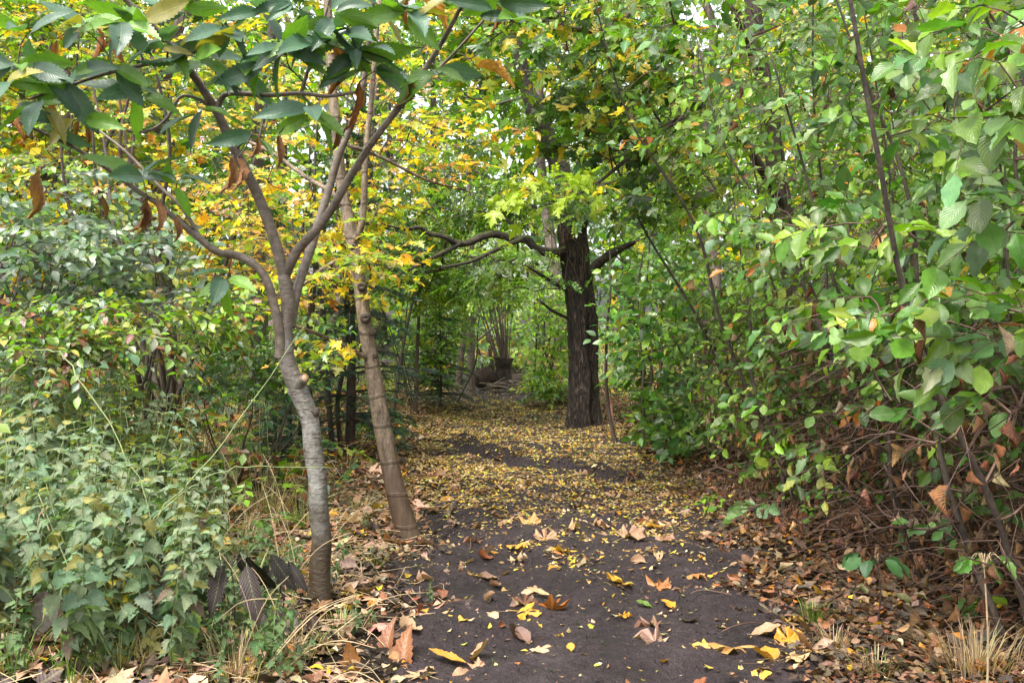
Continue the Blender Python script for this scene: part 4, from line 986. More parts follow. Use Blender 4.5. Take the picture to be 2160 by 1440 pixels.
beech(4, 2.3, 8.4, 'low spreading beech shrub with small pale green leaves, fifth along the right', 55, 420, (1.3, 3.8), (7.5, 9.6), (.1, 4.6), .085, over=.5, lowfade=(.1, .5), pal=[(GREEN, 4), (LGREEN, 4), (YGREEN, .8), (ORANGE, .1)])

# ================================================================== MAPLE REACHING OVER FROM THE RIGHT
mbse = np.array([2.9, 9.8, float(H(2.9, 9.8))])
mt = [('trunk', M['bark_dark'], np.array([mbse + [0, 0, -.1], mbse + [-.1, -.1, 1.2], mbse + [-.35, -.3, 2.6], mbse + [-.7, -.7, 4.2], mbse + [-.9, -.9, 6.0]]), np.array([.13, .11, .095, .075, .05]), 16),
      ('limb', M['bark_dark'], np.array([mbse + [-.3, -.3, 2.4], mbse + [-1.0, -1.0, 3.1], P(1420, 260, 8.2), P(1330, 330, 7.8), P(1240, 400, 7.5), P(1170, 420, 7.4)]), np.array([.05, .038, .028, .018, .010, .006]), 9),
      ('limb', M['bark_dark'], np.array([mbse + [-.6, -.6, 3.6], mbse + [-1.3, -1.5, 4.3], P(1280, 60, 7.8), P(1120, 40, 7.6), P(1000, 60, 7.4)]), np.array([.05, .036, .026, .016, .008]), 9)]
rng = np.random.default_rng(61)
T = np.concatenate([ell(rng, 17, 1145, 410, 7.4, 90, 36, .3), ell(rng, 10, 1280, 420, 7.5, 60, 40, .3), ell(rng, 125, 1130, 60, 7.9, 230, 120, .9), ell(rng, 170, 1330, 180, 7.9, 190, 170, .9), ell(rng, 16, 1230, 280, 7.8, 130, 80, .6), ell(rng, 40, 1420, 380, 8.2, 120, 90, .6)])
def mrecol(pos, col, rng):
    x, y = project(pos)
    b = (x < 1270) & (y > 350) & (x > 1030)
    col[b] = np.array([.26, .36, .035]) * rng.uniform(.75, 1.25, (b.sum(), 1))
    k = (rng.random(len(pos)) < .12) & (y < 420); col[k] = np.array([.62, .46, .08])
    return col
plant('maple_tree', 'maple tree behind the beeches hanging bright yellow green leaves over the path', 'tree', None, mbse, mt, T,
      dict(K=5, L=.30, size=.115, leaf=T_MAPLE, mat=M['maple'], pal=[(GREEN, 5), (DGREEN, 3), (LGREEN, 2.2), (YGREEN, 2), (YELLOW, 1.2), (BGREEN, 1.5)], droop=(.35, .4), tilt=.4, flat=.35, sag=.2, recol=mrecol, grow=dict(seg=.2, wob=.08, r0=.0024)), 62)

# ================================================================== SHRUBS AND TREES OF THE LEFT SIDE
def stems(rng, base, n, h, r, lean=(0, 0), spread=.3, mat='bark_dark', sides=8, part='stem'):
    out = []
    for k in range(n):
        a = rng.uniform(0, 6.28)
        p0 = base + np.array([math.cos(a), math.sin(a), 0]) * rng.uniform(.02, .06 * n) + [0, 0, -.06]
        ln = np.array([rng.normal(lean[0], spread), rng.normal(lean[1], spread), 1.0]); hh = h * rng.uniform(.7, 1.1)
        pts = np.array([p0 + ln * hh * q + np.array([rng.normal(0, .04), rng.normal(0, .04), 0]) * hh * .4 for q in np.linspace(0, 1, 6)])
        out.append((part, M[mat], pts, np.linspace(r * rng.uniform(.7, 1.1), r * .3, 6), sides))
    return out
def shrub(name, label, cat, group, bx, by, T, nst, h, r, spec, seed, **kw):
    rng = np.random.default_rng(seed)
    base = np.array([bx, by, float(H(bx, by))])
    sp = dict(crown='foliage', grow=dict(seg=.18, wob=.09, r0=.002)); sp.update(spec)
    return plant(name, label, cat, group, base, stems(rng, base, nst, h, r, **kw), T, sp, seed + 700)
YEL = dict(up=(.15, -.4, .9), K=8, L=.32, size=.062, leaf=T_MAPLE_S, mat=M['maple'], pal=[(YELLOW, 6), (GOLD, 3.2), (YGREEN, 3), (ORANGE, .7), (LGREEN, 2.2), (BGREEN, 1.6), ((.16, .20, .12), 1.2), (TAN, 1.0), (RUSSET, .9)], droop=(.12, .3), tilt=.3, flat=.25, sag=.1)  # the pale grey green puts sheen into the leaf colour
rng = np.random.default_rng(71)
YG = 'yellow leaved shrubs on the left'
shrub('field_maple', 'many stemmed golden yellow shrub with bare brown stems behind the grey tree', 'shrub', YG, -3.0, 8.6,
      np.concatenate([ell(rng, 150, 500, 500, 8.4, 200, 120, .9), ell(rng, 90, 400, 330, 8.6, 230, 130, 1.0)]), 9, 3.4, .034, YEL, 72, spread=.16)
shrub('field_maple', 'tall yellow shrub filling the gap between the two slender trees', 'shrub', YG, -1.95, 9.6,
      np.concatenate([ell(rng, 95, 640, 560, 9.4, 130, 110, .8), ell(rng, 80, 720, 300, 9.4, 190, 160, 1.0), ell(rng, 40, 860, 250, 9.2, 110, 110, .7)]), 6, 3.6, .03, YEL, 73, spread=.14)
shrub('field_maple', 'yellow and green shrub at the upper left with pale sky behind it', 'shrub', YG, -5.2, 10.5,
      np.concatenate([ell(rng, 190, 140, 170, 10.2, 260, 190, 1.3), ell(rng, 150, 420, 120, 10.4, 260, 160, 1.2), ell(rng, 90, 120, 420, 9.6, 200, 90, .8)]), 8, 4.4, .04,
      dict(YEL, size=.075, pal=[(YGREEN, 4), (YELLOW, 2.4), (LGREEN, 4), (GREEN, 3), (BGREEN, 2.5), ((.16, .20, .12), 2), (GOLD, 1)]), 74, spread=.2)  # more of the grey green that paints sheen on the leaves
DOG = dict(up=(.4, -.65, .7), K=9, L=.34, size=.080, leaf=T_OVAL, mat=M['oval'], pal=[((.065, .115, .075), 5), ((.11, .17, .09), 3), (BGREEN, 3), (GREEN, 2), (LGREEN, 1.5), (YGREEN, 1)], droop=(.08, .25), tilt=.25, flat=.2, sag=.1, twig=M['twig'])
DG = 'dark green layered shrubs on the left'
shrub('dogwood_shrub', 'dark green layered shrub with pale sheen on its leaves, at the left edge', 'shrub', DG, -3.9, 6.9,
      np.concatenate([ell(rng, 130, 50, 570, 6.7, 200, 120, .7), ell(rng, 45, 60, 430, 6.9, 190, 90, .6)]), 6, 2.0, .02, DOG, 75)
shrub('dogwood_shrub', 'dark green layered shrub right of the leftmost one, before the brown stems', 'shrub', DG, -3.0, 7.3,
      np.concatenate([ell(rng, 75, 260, 540, 7.2, 140, 80, .6), ell(rng, 50, 280, 640, 7.2, 120, 60, .4)]), 5, 1.9, .02, DOG, 76)
shrub('privet_shrub', 'low dark green shrub with small leaves behind the grey trunk', 'shrub', None, -2.1, 7.6,
      np.concatenate([ell(rng, 130, 530, 780, 7.3, 120, 85, .6), ell(rng, 50, 640, 720, 7.4, 70, 70, .4)]), 7, 1.1, .012,
      dict(K=9, L=.24, size=.062, leaf=T_OVAL, mat=M['oval'], pal=[((.035, .10, .035), 5), (GREEN, 3), (BGREEN, 2), (LGREEN, .6)], droop=(.35, .35), tilt=.35, flat=.35, sag=.2), 77)
shrub('bramble_bush', 'yellow green bush with browning seed clusters above the nettles', 'shrub', None, -3.4, 6.2,
      np.concatenate([ell(rng, 120, 200, 690, 6.0, 240, 70, .5), ell(rng, 110, 80, 740, 5.8, 150, 70, .4), ell(rng, 60, 420, 660, 6.6, 100, 60, .4)]), 6, 1.3, .012,
      dict(K=8, L=.28, size=.066, leaf=T_OVAL, mat=M['oval'], pal=[(GREEN, 4), (LGREEN, 2.5), (YGREEN, 1.5), ((.40, .38, .10), .6), (BGREEN, 2), ((.16, .22, .11), 2), (BROWN, .8), (RUSSET, 1.2)], droop=(.3, .4), tilt=.4, flat=.4, sag=.25), 78)
# thin dense brown stems seen behind the yellow shrub
# ------------------------------------------------------------------ conifers
def conifer(name, label, group, bx, by, h, r, tiers, reach, size, seed, lo=.12, col=((.014, .040, .030), (.022, .060, .036)), per=7, side_n=7):
    rng = np.random.default_rng(seed)
    base = np.array([bx, by, float(H(bx, by))])
    root = thing(name, base, label, 'tree', group)
    pts = np.array([base + [.02 * math.sin(q * 5), .02 * math.cos(q * 4), h * q - .05] for q in np.linspace(0, 1, 9)])
    mb = MB(); tube(mb, *smooth(pts, np.linspace(r, r * .15, 9), 3), 12, True, .05, rng); mb.obj('trunk', M['bark_dark'], root, base)
    mb, cr = MB(), MB()
    pos, D = [], []
    for t in range(tiers):
        q = lo + (1 - lo) * t / tiers
        for k in range(per):
            a = 2 * math.pi * (k + rng.uniform(-.3, .3)) / per + t
            ln = reach * (1 - q) ** .8 * rng.uniform(.6, 1.15) + .06
            d = np.array([math.cos(a), math.sin(a), rng.uniform(-.1, .18)])
            p0 = base + [0, 0, h * q + rng.uniform(-.04, .04)]
            bp = np.array([p0 + d * ln * s - [0, 0, .22 * ln * s * s] for s in np.linspace(0, 1, 5)])
            tube(mb, bp, np.linspace(.010, .003, 5) * (.4 + ln), 4, False)
            n = max(2, int(side_n * ln / reach))
            sd = np.array([-d[1], d[0], 0])
            for s in np.linspace(.18, 1, n):
                for g in (-1, 1):
                    dd = d * .75 + sd * g * rng.uniform(.5, .9) - [0, 0, rng.uniform(.05, .45)]
                    pos.append(p0 + d * ln * s - [0, 0, .22 * ln * s * s]); D.append(dd)
            pos.append(bp[-1]); D.append(d - [0, 0, .3])
    pos, D = np.array(pos), np.array(D)
    n = len(pos)
    R = frames(D, np.array([0, 0, 1.0]) + rng.normal(0, .25, (n, 3)))
    c = np.array(col)[rng.integers(0, 2, n)] * rng.uniform(.7, 1.4, (n, 1))
    put_leaves(cr, T_NEEDLE, pos, R, size * rng.uniform(.6, 1.2, n), c, rng)
    mb.obj('branchwork', M['twig'], root, base); cr.obj('crown', M['needle'], root, base)
g = G(737, 952)
conifer('spruce_tree', 'dark spruce with drooping needled boughs behind the two slender trees', None, g[0], g[1], 3.6, .055, 15, .85, .26, 81, .10)
g = G(928, 862)
conifer('spruce_tree', 'small thin spruce sapling beside the far left of the path', None, g[0], g[1], 2.05, .022, 13, .55, .17, 82, .12, col=((.02, .055, .03), (.03, .08, .04)))
g = G(700, 905)
conifer('spruce_tree', 'low young spruce with blue green needles right behind the grey trunk', None, g[0] - .1, g[1] - 2.4, .55, .012, 6, .50, .17, 83, .15, col=((.045, .10, .06), (.05, .12, .075)))
g = G(815, 905)
conifer('spruce_tree', 'tiny spruce seedling on the yellow leaves beside the leaning tree', None, g[0], g[1] - .6, .5, .010, 5, .36, .15, 84, .2, col=((.035, .09, .05), (.045, .11, .06)))

# ------------------------------------------------------------------ middle distance by the path
HAZ = dict(up=(.1, -.45, .85), K=9, L=.38, size=.105, leaf=T_FAR, mat=M['far'], pal=[(GREEN, 2.5), (LGREEN, 5), ((.24, .36, .06), 4), ((.17, .26, .12), 2.5), (YGREEN, 1.6), (BGREEN, 1), (YELLOW, .3)], droop=(.3, .35), tilt=.4, flat=.35, sag=.15, grow=dict(seg=.3, wob=.09, r0=.0026))  # the palest greens carry sky sheen and brightness in the leaf colour
HG = 'hazel bushes beside the far part of the path'
def bushy(name, label, group, px, Y, T, seed, nst=6, h=3.0, r=.025, **sp):
    bx = (px - 1080) * Y / F
    shrub(name, label, 'shrub', group, bx, Y, T, nst, h, r, dict(HAZ, **sp), seed, spread=.13)
rng = np.random.default_rng(91)
bushy('hazel_bush', 'bright green bush left of the far path behind the little spruce', HG, 880, 14.2, np.concatenate([ell(rng, 150, 870, 640, 14.0, 110, 160, 1.0), ell(rng, 60, 800, 520, 13.6, 90, 90, .8)]), 92, nst=3, r=.012)
bushy('hazel_bush', 'pale yellow green bush under the mossy limb on the left of the path', HG, 940, 15.6, np.concatenate([ell(rng, 150, 935, 620, 15.4, 55, 110, .7), ell(rng, 60, 905, 760, 14.8, 40, 60, .4)]), 97, nst=4, r=.012)
bushy('elder_bush', 'leafy green bush just right of the old furrowed tree', None, 1345, 10.8, np.concatenate([ell(rng, 180, 1400, 680, 10.6, 88, 170, .8), ell(rng, 50, 1385, 840, 10.8, 50, 80, .4), ell(rng, 60, 1430, 880, 10, 90, 70, .5)]), 93, h=2.2, size=.11, leaf=T_OVAL, mat=M['oval'], pal=[((.06, .155, .035), 6), (GREEN, 3), (LGREEN, 1.8)])
bushy('hazel_bush', 'light green bush at the right of the far path, leaves down to the ground', HG, 1150, 16.0, np.concatenate([ell(rng, 190, 1162, 700, 15.8, 52, 130, .9), ell(rng, 60, 1150, 812, 15.2, 36, 34, .5)]), 94, pal=[(LGREEN, 5), (GREEN, 2), ((.25, .37, .06), 3), ((.17, .26, .12), 2), (YGREEN, 2)])  # pale greens again hold painted sheen and brightness
bushy('hazel_bush', 'blue green bush closing the view left of the grey far trunk', HG, 900, 19.5, np.concatenate([ell(rng, 200, 920, 690, 19.5, 80, 130, 1.0)]), 95, nst=3, r=.012, pal=[((.12, .22, .11), 5), (GREEN, 2), (LGREEN, 4)], size=.13)
bushy('hazel_bush', 'pale green bush at the very end of the path', HG, 1040, 22.5, np.concatenate([ell(rng, 240, 1040, 640, 22.5, 90, 150, 1.2)]), 96, pal=[(LGREEN, 5), ((.16, .26, .13), 4), ((.25, .37, .07), 3), (YGREEN, 1)], size=.15, L=.5)  # sheen and brightness of the far end painted into the pale greens

def bare_tree(name, label, group, chains, seed, targets, spec=None, mat='bark_far'):
    ch = [('trunk' if i == 0 else 'limb', M[mat], *px_chain(c, 1), 12 if i == 0 else 8) for i, c in enumerate(chains)]
    b = np.array([*ch[0][2][0][:2], 0]); b[2] = float(H(b[0], b[1]))
    return plant(name, label, 'tree', group, b, ch, targets, spec or dict(HAZ), seed)
rng = np.random.default_rng(101)
Yt = 17.0
bare_tree('slim_tree', 'grey far trunk standing at the left edge of the path end', None,
          [[(993, 842, 20, Yt), (993, 800, 17, Yt), (994, 720, 16, Yt), (991, 640, 14, Yt), (996, 560, 12, Yt), (990, 420, 9, Yt), (985, 200, 6, Yt)], [(993, 690, 8, Yt), (1030, 620, 5, Yt), (1060, 560, 3, Yt)], [(992, 650, 8, Yt), (965, 600, 5, Yt), (940, 560, 3, Yt)], [(992, 730, 6, Yt), (1030, 700, 4, Yt), (1070, 660, 2, Yt)]], 102,
          np.concatenate([ell(rng, 110, 990, 480, 17, 130, 110, 1.4), ell(rng, 40, 980, 600, 17, 60, 50, .6)]))
bare_tree('slim_tree', 'short leaning grey trunk just left of the far upright trunk', None,
          [[(967, 812, 14, 18), (972, 760, 13, 18), (979, 710, 12, 18), (984, 640, 10, 18), (990, 560, 7, 18)], [(979, 700, 6, 18), (962, 650, 4, 18)]], 103, ell(rng, 50, 975, 560, 18, 70, 80, .8))
bare_tree('sapling_tree', 'thin straight dark sapling stem left of the small spruce', None,
          [[(876, 880, 9, 13.5), (878, 800, 8, 13.5), (882, 700, 7, 13.5), (886, 600, 5, 13.5), (888, 480, 4, 13.5)]], 104, ell(rng, 60, 880, 480, 13.5, 80, 90, .8), mat='bark_dark')
bare_tree('sapling_tree', 'slanting thin brown sapling behind the leaning tree', None,
          [[(830, 870, 8, 12.5), (842, 780, 7, 12.5), (858, 690, 6, 12.5), (880, 600, 4, 12.5)], [(842, 780, 5, 12.5), (820, 700, 3, 12.5)]], 105, ell(rng, 60, 860, 560, 12.5, 80, 70, .7), mat='bark_dark')

def stump():
    rng = np.random.default_rng(111)
    Y = 18.3
    c = P(1063, 800, Y); base = np.array([c[0], Y, float(H(c[0], Y))])
    root = thing('pollard_stump', base, 'short dark stump sprouting a fan of thin shoots at the end of the path', 'stump')
    mb = MB(); tube(mb, *smooth(np.array([base + [0, 0, -.1], base + [.02, 0, .12], base + [-.01, 0, .36], base + [0, 0, .56]]), [.19, .14, .13, .19], 6), 24, True, .16, rng); mb.obj('trunk', M['bark_rough'], root, base)
    for k in range(22):
        a = rng.uniform(0, 6.28); q = rng.uniform(.02, .16)
        p0 = base + [q * math.cos(a), q * math.sin(a), .52]
        d = np.array([math.cos(a) * .22 - .12, math.sin(a) * .22, 1.0]); L = rng.uniform(1.0, 2.3)
        mb = MB(); tube(mb, *smooth(np.array([p0 + d * L * s + [.05 * s * s * math.cos(a), 0, 0] for s in (0, .35, .7, 1)]), np.array([.014, .011, .008, .004]), 3), 6); mb.obj('shoot', M['bark_far'], root, base)
    c = P(1040, 780, 18.0); b2 = np.array([c[0] - .1, 18.0, float(H(c[0], 18))])
    root = thing('root_plate', b2, 'upturned dark root ball of a fallen tree left of the stump', 'root ball')
    mb = MB()
    th = np.linspace(0, 6.28, 28, endpoint=False)
    prof = [(-.145, .002), (-.14, .06), (-.12, .13), (-.06, .19), (0, .22), (.08, .18), (.14, .09), (.16, .02)]
    pts = np.array([b2 + [0, x, .21] for x, r in prof]); tube(mb, pts, [r for x, r in prof], 28, True, .3, rng); mb.obj('soil_disc', M['root'], root, b2)
    mb = MB()
    for k in range(46):
        a = rng.uniform(0, 6.28); r = rng.uniform(.05, .20)
        p = b2 + [r * math.cos(a), -.08, .22 + r * math.sin(a)]
        d = np.array([.5 * math.cos(a) + rng.normal(0, .8), -rng.uniform(.1, .7), .5 * math.sin(a) + rng.normal(0, .7)]) * rng.uniform(.3, .9)
        tube(mb, *smooth(np.array([p, p + d * .10, p + d * .19 + rng.normal(0, .03, 3)]), np.array([.008, .005, .002]), 3), 5)
    mb.obj('rootlets', M['root'], root, b2)
    for k in range(14):          # branches dragged into a heap at the end of the path
        c = P(1035 + rng.uniform(0, 75), 822 + rng.uniform(-4, 8), 17.0)
        z = float(H(c[0], c[1])) + rng.uniform(.02, .22)
        a = rng.normal(0, .5); L = rng.uniform(.35, .7)
        d = np.array([math.cos(a), .5 * math.sin(a), rng.normal(.05, .2)])
        p = np.array([c[0], c[1] + rng.uniform(-.2, .3), z])
        mb = MB(); r0 = rng.uniform(.010, .030)
        tube(mb, *smooth(np.array([p - d * L * .5, p + rng.normal(0, .04, 3), p + d * L * .5]), np.array([r0, r0 * .9, r0 * .5]), 4), 8, True, .08, rng)
        mid = p.copy(); o = mb.obj('fallen_branch', M['bark_far'], None, mid)
        tag(o, 'broken branch lying in the heap at the end of the path', 'branch', 'heap of broken branches')
    # rusty post by the old tree
    b = G(1296, 914)
    root = thing('rusty_post', b, 'leaning rusty iron post with wire right of the old furrowed tree', 'post')
    top = P(1270, 818, b[1] - .05)
    mb = MB(); pts = np.array([b - [0, 0, .1], b + (P(1288, 850, b[1]) - b), P(1280, 842, b[1])]); tube(mb, pts[:2], [.021, .019], 8, True); mb.obj('post', M['rust'], root, b)
    mb = MB(); tube(mb, [P(1288, 852, b[1]), P(1283, 838, b[1]), P(1270, 822, b[1])], [.02, .018, .012], 8, True); mb.obj('bent_top', M['rust'], root, b)
    for dx in (0, 9):
        mb = MB(); tube(mb, *smooth(np.array([P(1286 - dx * .3, 850, b[1] - .01), P(1283 - dx, 880, b[1] - .03), P(1279 - dx, 908, b[1])]), np.array([.007, .006, .005]), 4), 6); mb.obj('wire', M['rust'], root, b)
stump()

# ================================================================== WOOD BEHIND
def forest():
    rng = np.random.default_rng(121)
    kinds = [([(GREEN, 4), (LGREEN, 4), (YGREEN, 2)], 'light green'), ([(YELLOW, 4), (YGREEN, 4), (GOLD, 2), (LGREEN, 2)], 'yellow'), ([(DGREEN, 2), (BGREEN, 4), (GREEN, 3)], 'blue green')]
    spots = [(-8.2, 14, 1, 'golden tree behind the shrubs at the upper left, thin crown'), (-5.6, 15.5, 0, 'light green tree rising behind the yellow shrub left of centre'), (-3.2, 17.5, 1, 'yellow tree directly behind the leaning tree'),
             (-9.5, 19, 0, 'light green tree far back at the left edge'), (-1.6, 23, 0, 'light green tree standing behind the end of the path on the left'), (1.2, 25, 2, 'blue green tree standing straight behind the end of the path'),
             (3.6, 18, 0, 'light green tree behind the old furrowed tree on its right'), (5.2, 14, 1, 'yellowing tree behind the maple and the beeches'), (6.8, 11, 0, 'light green tree seen through the beech twigs at the upper right'),
             (7.8, 16, 0, 'tall light green tree far behind the right hand beeches'), (5.0, 8.0, 2, 'dark blue green tree close behind the nearest beeches'), (4.2, 22, 2, 'blue green tree far behind the old furrowed tree'),
             (-6.0, 25, 2, 'blue green tree deep in the wood on the left'), (-12, 26, 1, 'yellow tree deep in the wood at the left edge'), (9.5, 24, 1, 'yellow tree deep in the wood at the right edge'),              (-5.6, 11.8, 1, 'golden yellow tree close behind the shrubs at the upper left'), (-3.7, 14.6, 1, 'golden tree seen between the two slender trees, well behind them'),
             (-6.9, 12.4, 0, 'light green tree close behind the yellow and green shrub at the upper left'), (-4.3, 12.6, 2, 'blue green tree between the golden shrubs and the wood'), (5.3, 5.6, 0, 'light green tree close behind the nearest beeches at the right edge'), (4.3, 10.8, 2, 'blue green tree right behind the maple'),
             (-9.2, 11.5, 2, 'blue green tree at the left edge close behind the dark layered shrub')]
    for i, (x, y, kd, lab) in enumerate(spots):
        pal = kinds[kd][0]
        b = np.array([x, y, float(H(x, y))]); h = 5.5 + .28 * y + rng.uniform(-.5, 1); w = 1.3 + .05 * y
        if y < 12: h = 5.5; w = 1.3
        n = 300
        d = unit(rng.normal(0, 1, (n, 3))); rr_ = rng.random(n) ** .4
        T = b + [0, 0, h * .55] + d * rr_[:, None] * np.array([w * 1.25, w * 1.1, h * .47])
        T = clear_path(T, .9, 2.6); T = T[T[:, 2] > .5]
        gx = T[:, 0] - path_x(T[:, 1])
        T = T[~((gx > -6.5) & (gx < 3.5) & (T[:, 1] > 13.8) & (T[:, 1] < 30) & (T[:, 2] > 3.4))]      # crowns cut open over the far path to let sky light in
        if len(T) < 12: T = b + [0, 0, 2.0] + d[:60] * np.array([w, w, 1.2])
        if T[:, 2].max() < 3.6: h = 3.9
        pts = np.array([b + [rng.normal(0, .06) * q * h, rng.normal(0, .05) * q * h, h * q * .92 - .08] for q in np.linspace(0, 1, 7)])
        ch = [('trunk', M['bark_far'], pts, np.linspace(.085 + .004 * y, .02, 7), 12)]
        plant('woodland_tree', lab, 'tree', 'trees of the wood behind', b, ch, T,
              dict(K=14, L=.6, size=.125 + .0028 * y, leaf=T_FAR, mat=M['far'], pal=pal, droop=(.3, .4), tilt=.5, flat=.5, sag=.2, grow=dict(seg=.4, wob=.09, r0=.003), tr=.004, jit=.3), 130 + i)
    # far mass of leaves
    N = 60000
    x = rng.uniform(-45, 45, N); y = rng.uniform(30, 52, N); z = rng.random(N) ** .8 * 21 * (0.75 + .25 * np.sin(x * .5 + 1) * np.sin(x * .23))
    pos = np.stack([x, y, z], -1) + rng.normal(0, .3, (N, 3))
    mb = MB(); R = frames(unit(rng.normal(0, 1, (N, 3)) - [0, 0, .3]), rng.normal(0, .7, (N, 3)) + [0, 0, 1])
    put_leaves(mb, T_FAR, pos, R, .55 * rng.uniform(.6, 1.3, N), palette(rng, N, [(GREEN, 4), (LGREEN, 4), (YGREEN, 2), (BGREEN, 3), (YELLOW, 1.4)], .3), rng)
    for k in range(70):
        a = np.array([rng.uniform(-40, 40), rng.uniform(30, 50), -.2])
        tube(mb, [a, a + [rng.normal(0, .4), 0, 6], a + [rng.normal(0, .9), 0, 13]], [.2, .15, .05], 6, True, col=(.05, .038, .03))
    tag(mb.obj('distant_woods', M['far']), 'far wood of green and yellow leaves closing the view', 'woods', kind='stuff')
forest()

# ================================================================== NETTLES AND LOW PLANTS, LEFT FOREGROUND
def nettle_proto(seed, h, nodes, leaf, pale):
    rng = np.random.default_rng(seed)
    root = thing('nettle_plant', (0, 0, 0), '', 'nettle', 'stinging nettles on the left verge')
    pts = np.array([[.06 * h * math.sin(q * 2 + seed), .05 * h * math.sin(q * 3), h * q] for q in np.linspace(-.05, 1, 7)])
    mb = MB(); p, r = smooth(pts, np.linspace(.005, .0022, 7), 3); tube(mb, p, r, 6); mb.obj('stem', M['stem'], root)
    pos, D, sz = [], [], []
    for k in range(nodes):
        q = .18 + .82 * k / (nodes - 1)
        c = np.array([np.interp(q, np.linspace(-.05, 1, 7), pts[:, i]) for i in range(3)])
        a0 = (k % 2) * math.pi / 2 + rng.normal(0, .3)
        for s in (0, math.pi):
            a = a0 + s
            L = leaf * (1.05 - .6 * max(0, q - .55) / .45) * rng.uniform(.75, 1.15) * (.75 if q < .3 else 1)
            pos.append(c); D.append((math.cos(a), math.sin(a), -.12 - .3 * (1 - q) + rng.normal(0, .2) + (.4 if q > .9 else 0))); sz.append(L)
            if q < .9 and rng.random() < .95:
                pos.append(c + np.array([math.cos(a + .5), math.sin(a + .5), .2]) * .03); D.append((math.cos(a + .7), math.sin(a + .7), -.2)); sz.append(L * .55)
    pos, D, sz = np.array(pos), np.array(D), np.array(sz); n = len(pos)
    R = frames(D, np.array([0, 0, 1.0]) + rng.normal(0, .3, (n, 3)))
    col = np.array(pale) * rng.uniform(.72, 1.25, (n, 1)) * (1 + .08 * rng.normal(0, 1, (n, 3)))
    yl = rng.random(n) < .03; col[yl] = np.array([.26, .25, .07]) * rng.uniform(.7, 1.2, (yl.sum(), 1))
    dk = rng.random(n) < .05; col[dk] = np.array([.11, .075, .05])
    mb = MB(); put_leaves(mb, T_NETTLE, pos, R, sz, col, rng); mb.obj('foliage', M['nettle'], root)
    return root
def nettles():
    r = random.Random(5)
    tall = [nettle_proto(201 + i, 1.0, 13, .108, c) for i, c in enumerate(((.18, .255, .155), (.14, .21, .12), (.20, .27, .175)))]
    low = [nettle_proto(211 + i, .42, 8, .085, c) for i, c in enumerate(((.085, .16, .055), (.11, .18, .075)))]
    used = set(); n = 0
    def put(src, loc, s, lab):
        nonlocal n
        rz = r.uniform(0, 6.28); tl = (r.gauss(.05, .26), r.gauss(.08, .26))
        if id(src) not in used:
            used.add(id(src)); src.location = loc; src.rotation_euler = (*tl, rz); src.scale = (s, s, s); src['label'] = lab
        else: copy_thing(src, loc, rz, s, lab, tl)
        n += 1
    LT = 'pale grey green nettle standing tall in the dense bed at the left edge'
    LL = 'short green nettle or seedling at the front of the nettle bed'
    for k in range(400):
        Y = r.uniform(3.9, 7.2); px = r.uniform(-90, 480)
        x = (px - 1080) * Y / F
        lim = 450 + (0 if Y > 4.6 else -60)
        if px > lim or r.random() > .40: continue
        top = np.interp(px, [-100, 150, 330, 450], [750, 730, 840, 980]) + r.uniform(0, 110) + 60 * (5.6 - Y)
        h = HCAM - (top - YH) * Y / F - float(H(x, Y))
        if h < .25: continue
        put(r.choice(tall), (x, Y, float(H(x, Y)) - .02), min(1.3 if Y > 4.8 else .85, h), LT)
    for k in range(260):
        Y = r.uniform(3.75, 5.9); px = r.uniform(-60, 640)
        if px > 700 - 40 * (5.5 - Y) * 1.5 or (abs(px - 676) < 30 and Y < 5.1): continue
        if px > 560 and r.random() < .3: continue
        if px < 400 and r.random() < .75: continue
        x = (px - 1080) * Y / F
        put(r.choice(low), (x, Y, float(H(x, Y)) - .01), r.uniform(.4, .95) * (1 if px < 450 else .85), LL)
    for px, py, s in ((690, 1215, .55), (660, 1230, .6), (735, 1120, .5), (770, 1085, .45), (905, 1235, .3), (745, 1300, .5), (780, 1290, .35), (615, 1225, .7), (590, 1180, .7), (720, 1150, .5)):
        g = G(px, py + 40); put(r.choice(low), (g[0], g[1], g[2] - .01), s, 'small pale seedling with toothed leaves around the feet of the two slender trees')
nettles()

def undergrowth():
    rng = np.random.default_rng(301)
    NU = 17000
    X = rng.uniform(-14, 14, NU); Y = 5.0 + 20 * rng.random(NU) ** 1.35
    d = X - path_x(Y)
    keep = ((d < -1.75) | (np.abs(d) > np.where(Y > 10, 1.5, 3.2))) & (rng.random(NU) < .55)
    keep &= ~((d > -2.0) & (d < 0) & (Y < 7.0)) & ~((d > 0) & (Y < 10))
    X, Y = X[keep], Y[keep]; n = len(X)
    g0 = np.stack([X, Y, H(X, Y)], -1); h = rng.uniform(.12, .8, n) * np.interp(np.abs(X - path_x(Y)), [1.5, 2.1, 2.8], [.35, .5, 1.1])
    top = g0 + np.stack([rng.normal(0, .1, n), rng.normal(0, .1, n), h], -1)
    D = np.stack([rng.normal(0, 1, n), rng.normal(-.4, 1, n), rng.normal(.1, .25, n)], -1)
    pos, R, sz, tw = spray(rng, top, D, 8, .34, .085, (.3, .35), .4, flat_a, .25)
    mb = MB(); put_leaves(mb, T_FAR, pos, R, sz, palette(rng, len(pos), [(GREEN, 4), (BGREEN, 2.5), (DGREEN, 1), (LGREEN, 3), (YGREEN, 2), (BROWN, 1.4), (GOLD, 1.2), (RUSSET, 1.2)], .25, 8), rng)
    put_twigs(mb, tw, .002, .001); put_twigs(mb, np.stack([g0, (g0 + top) / 2 + rng.normal(0, .02, (n, 3)), top], 1), .003, .002)
    tag(mb.obj('undergrowth', M['far']), 'low green undergrowth of brambles and seedlings under the shrubs', 'undergrowth', kind='stuff')
flat_a = (.9, .25)
undergrowth()

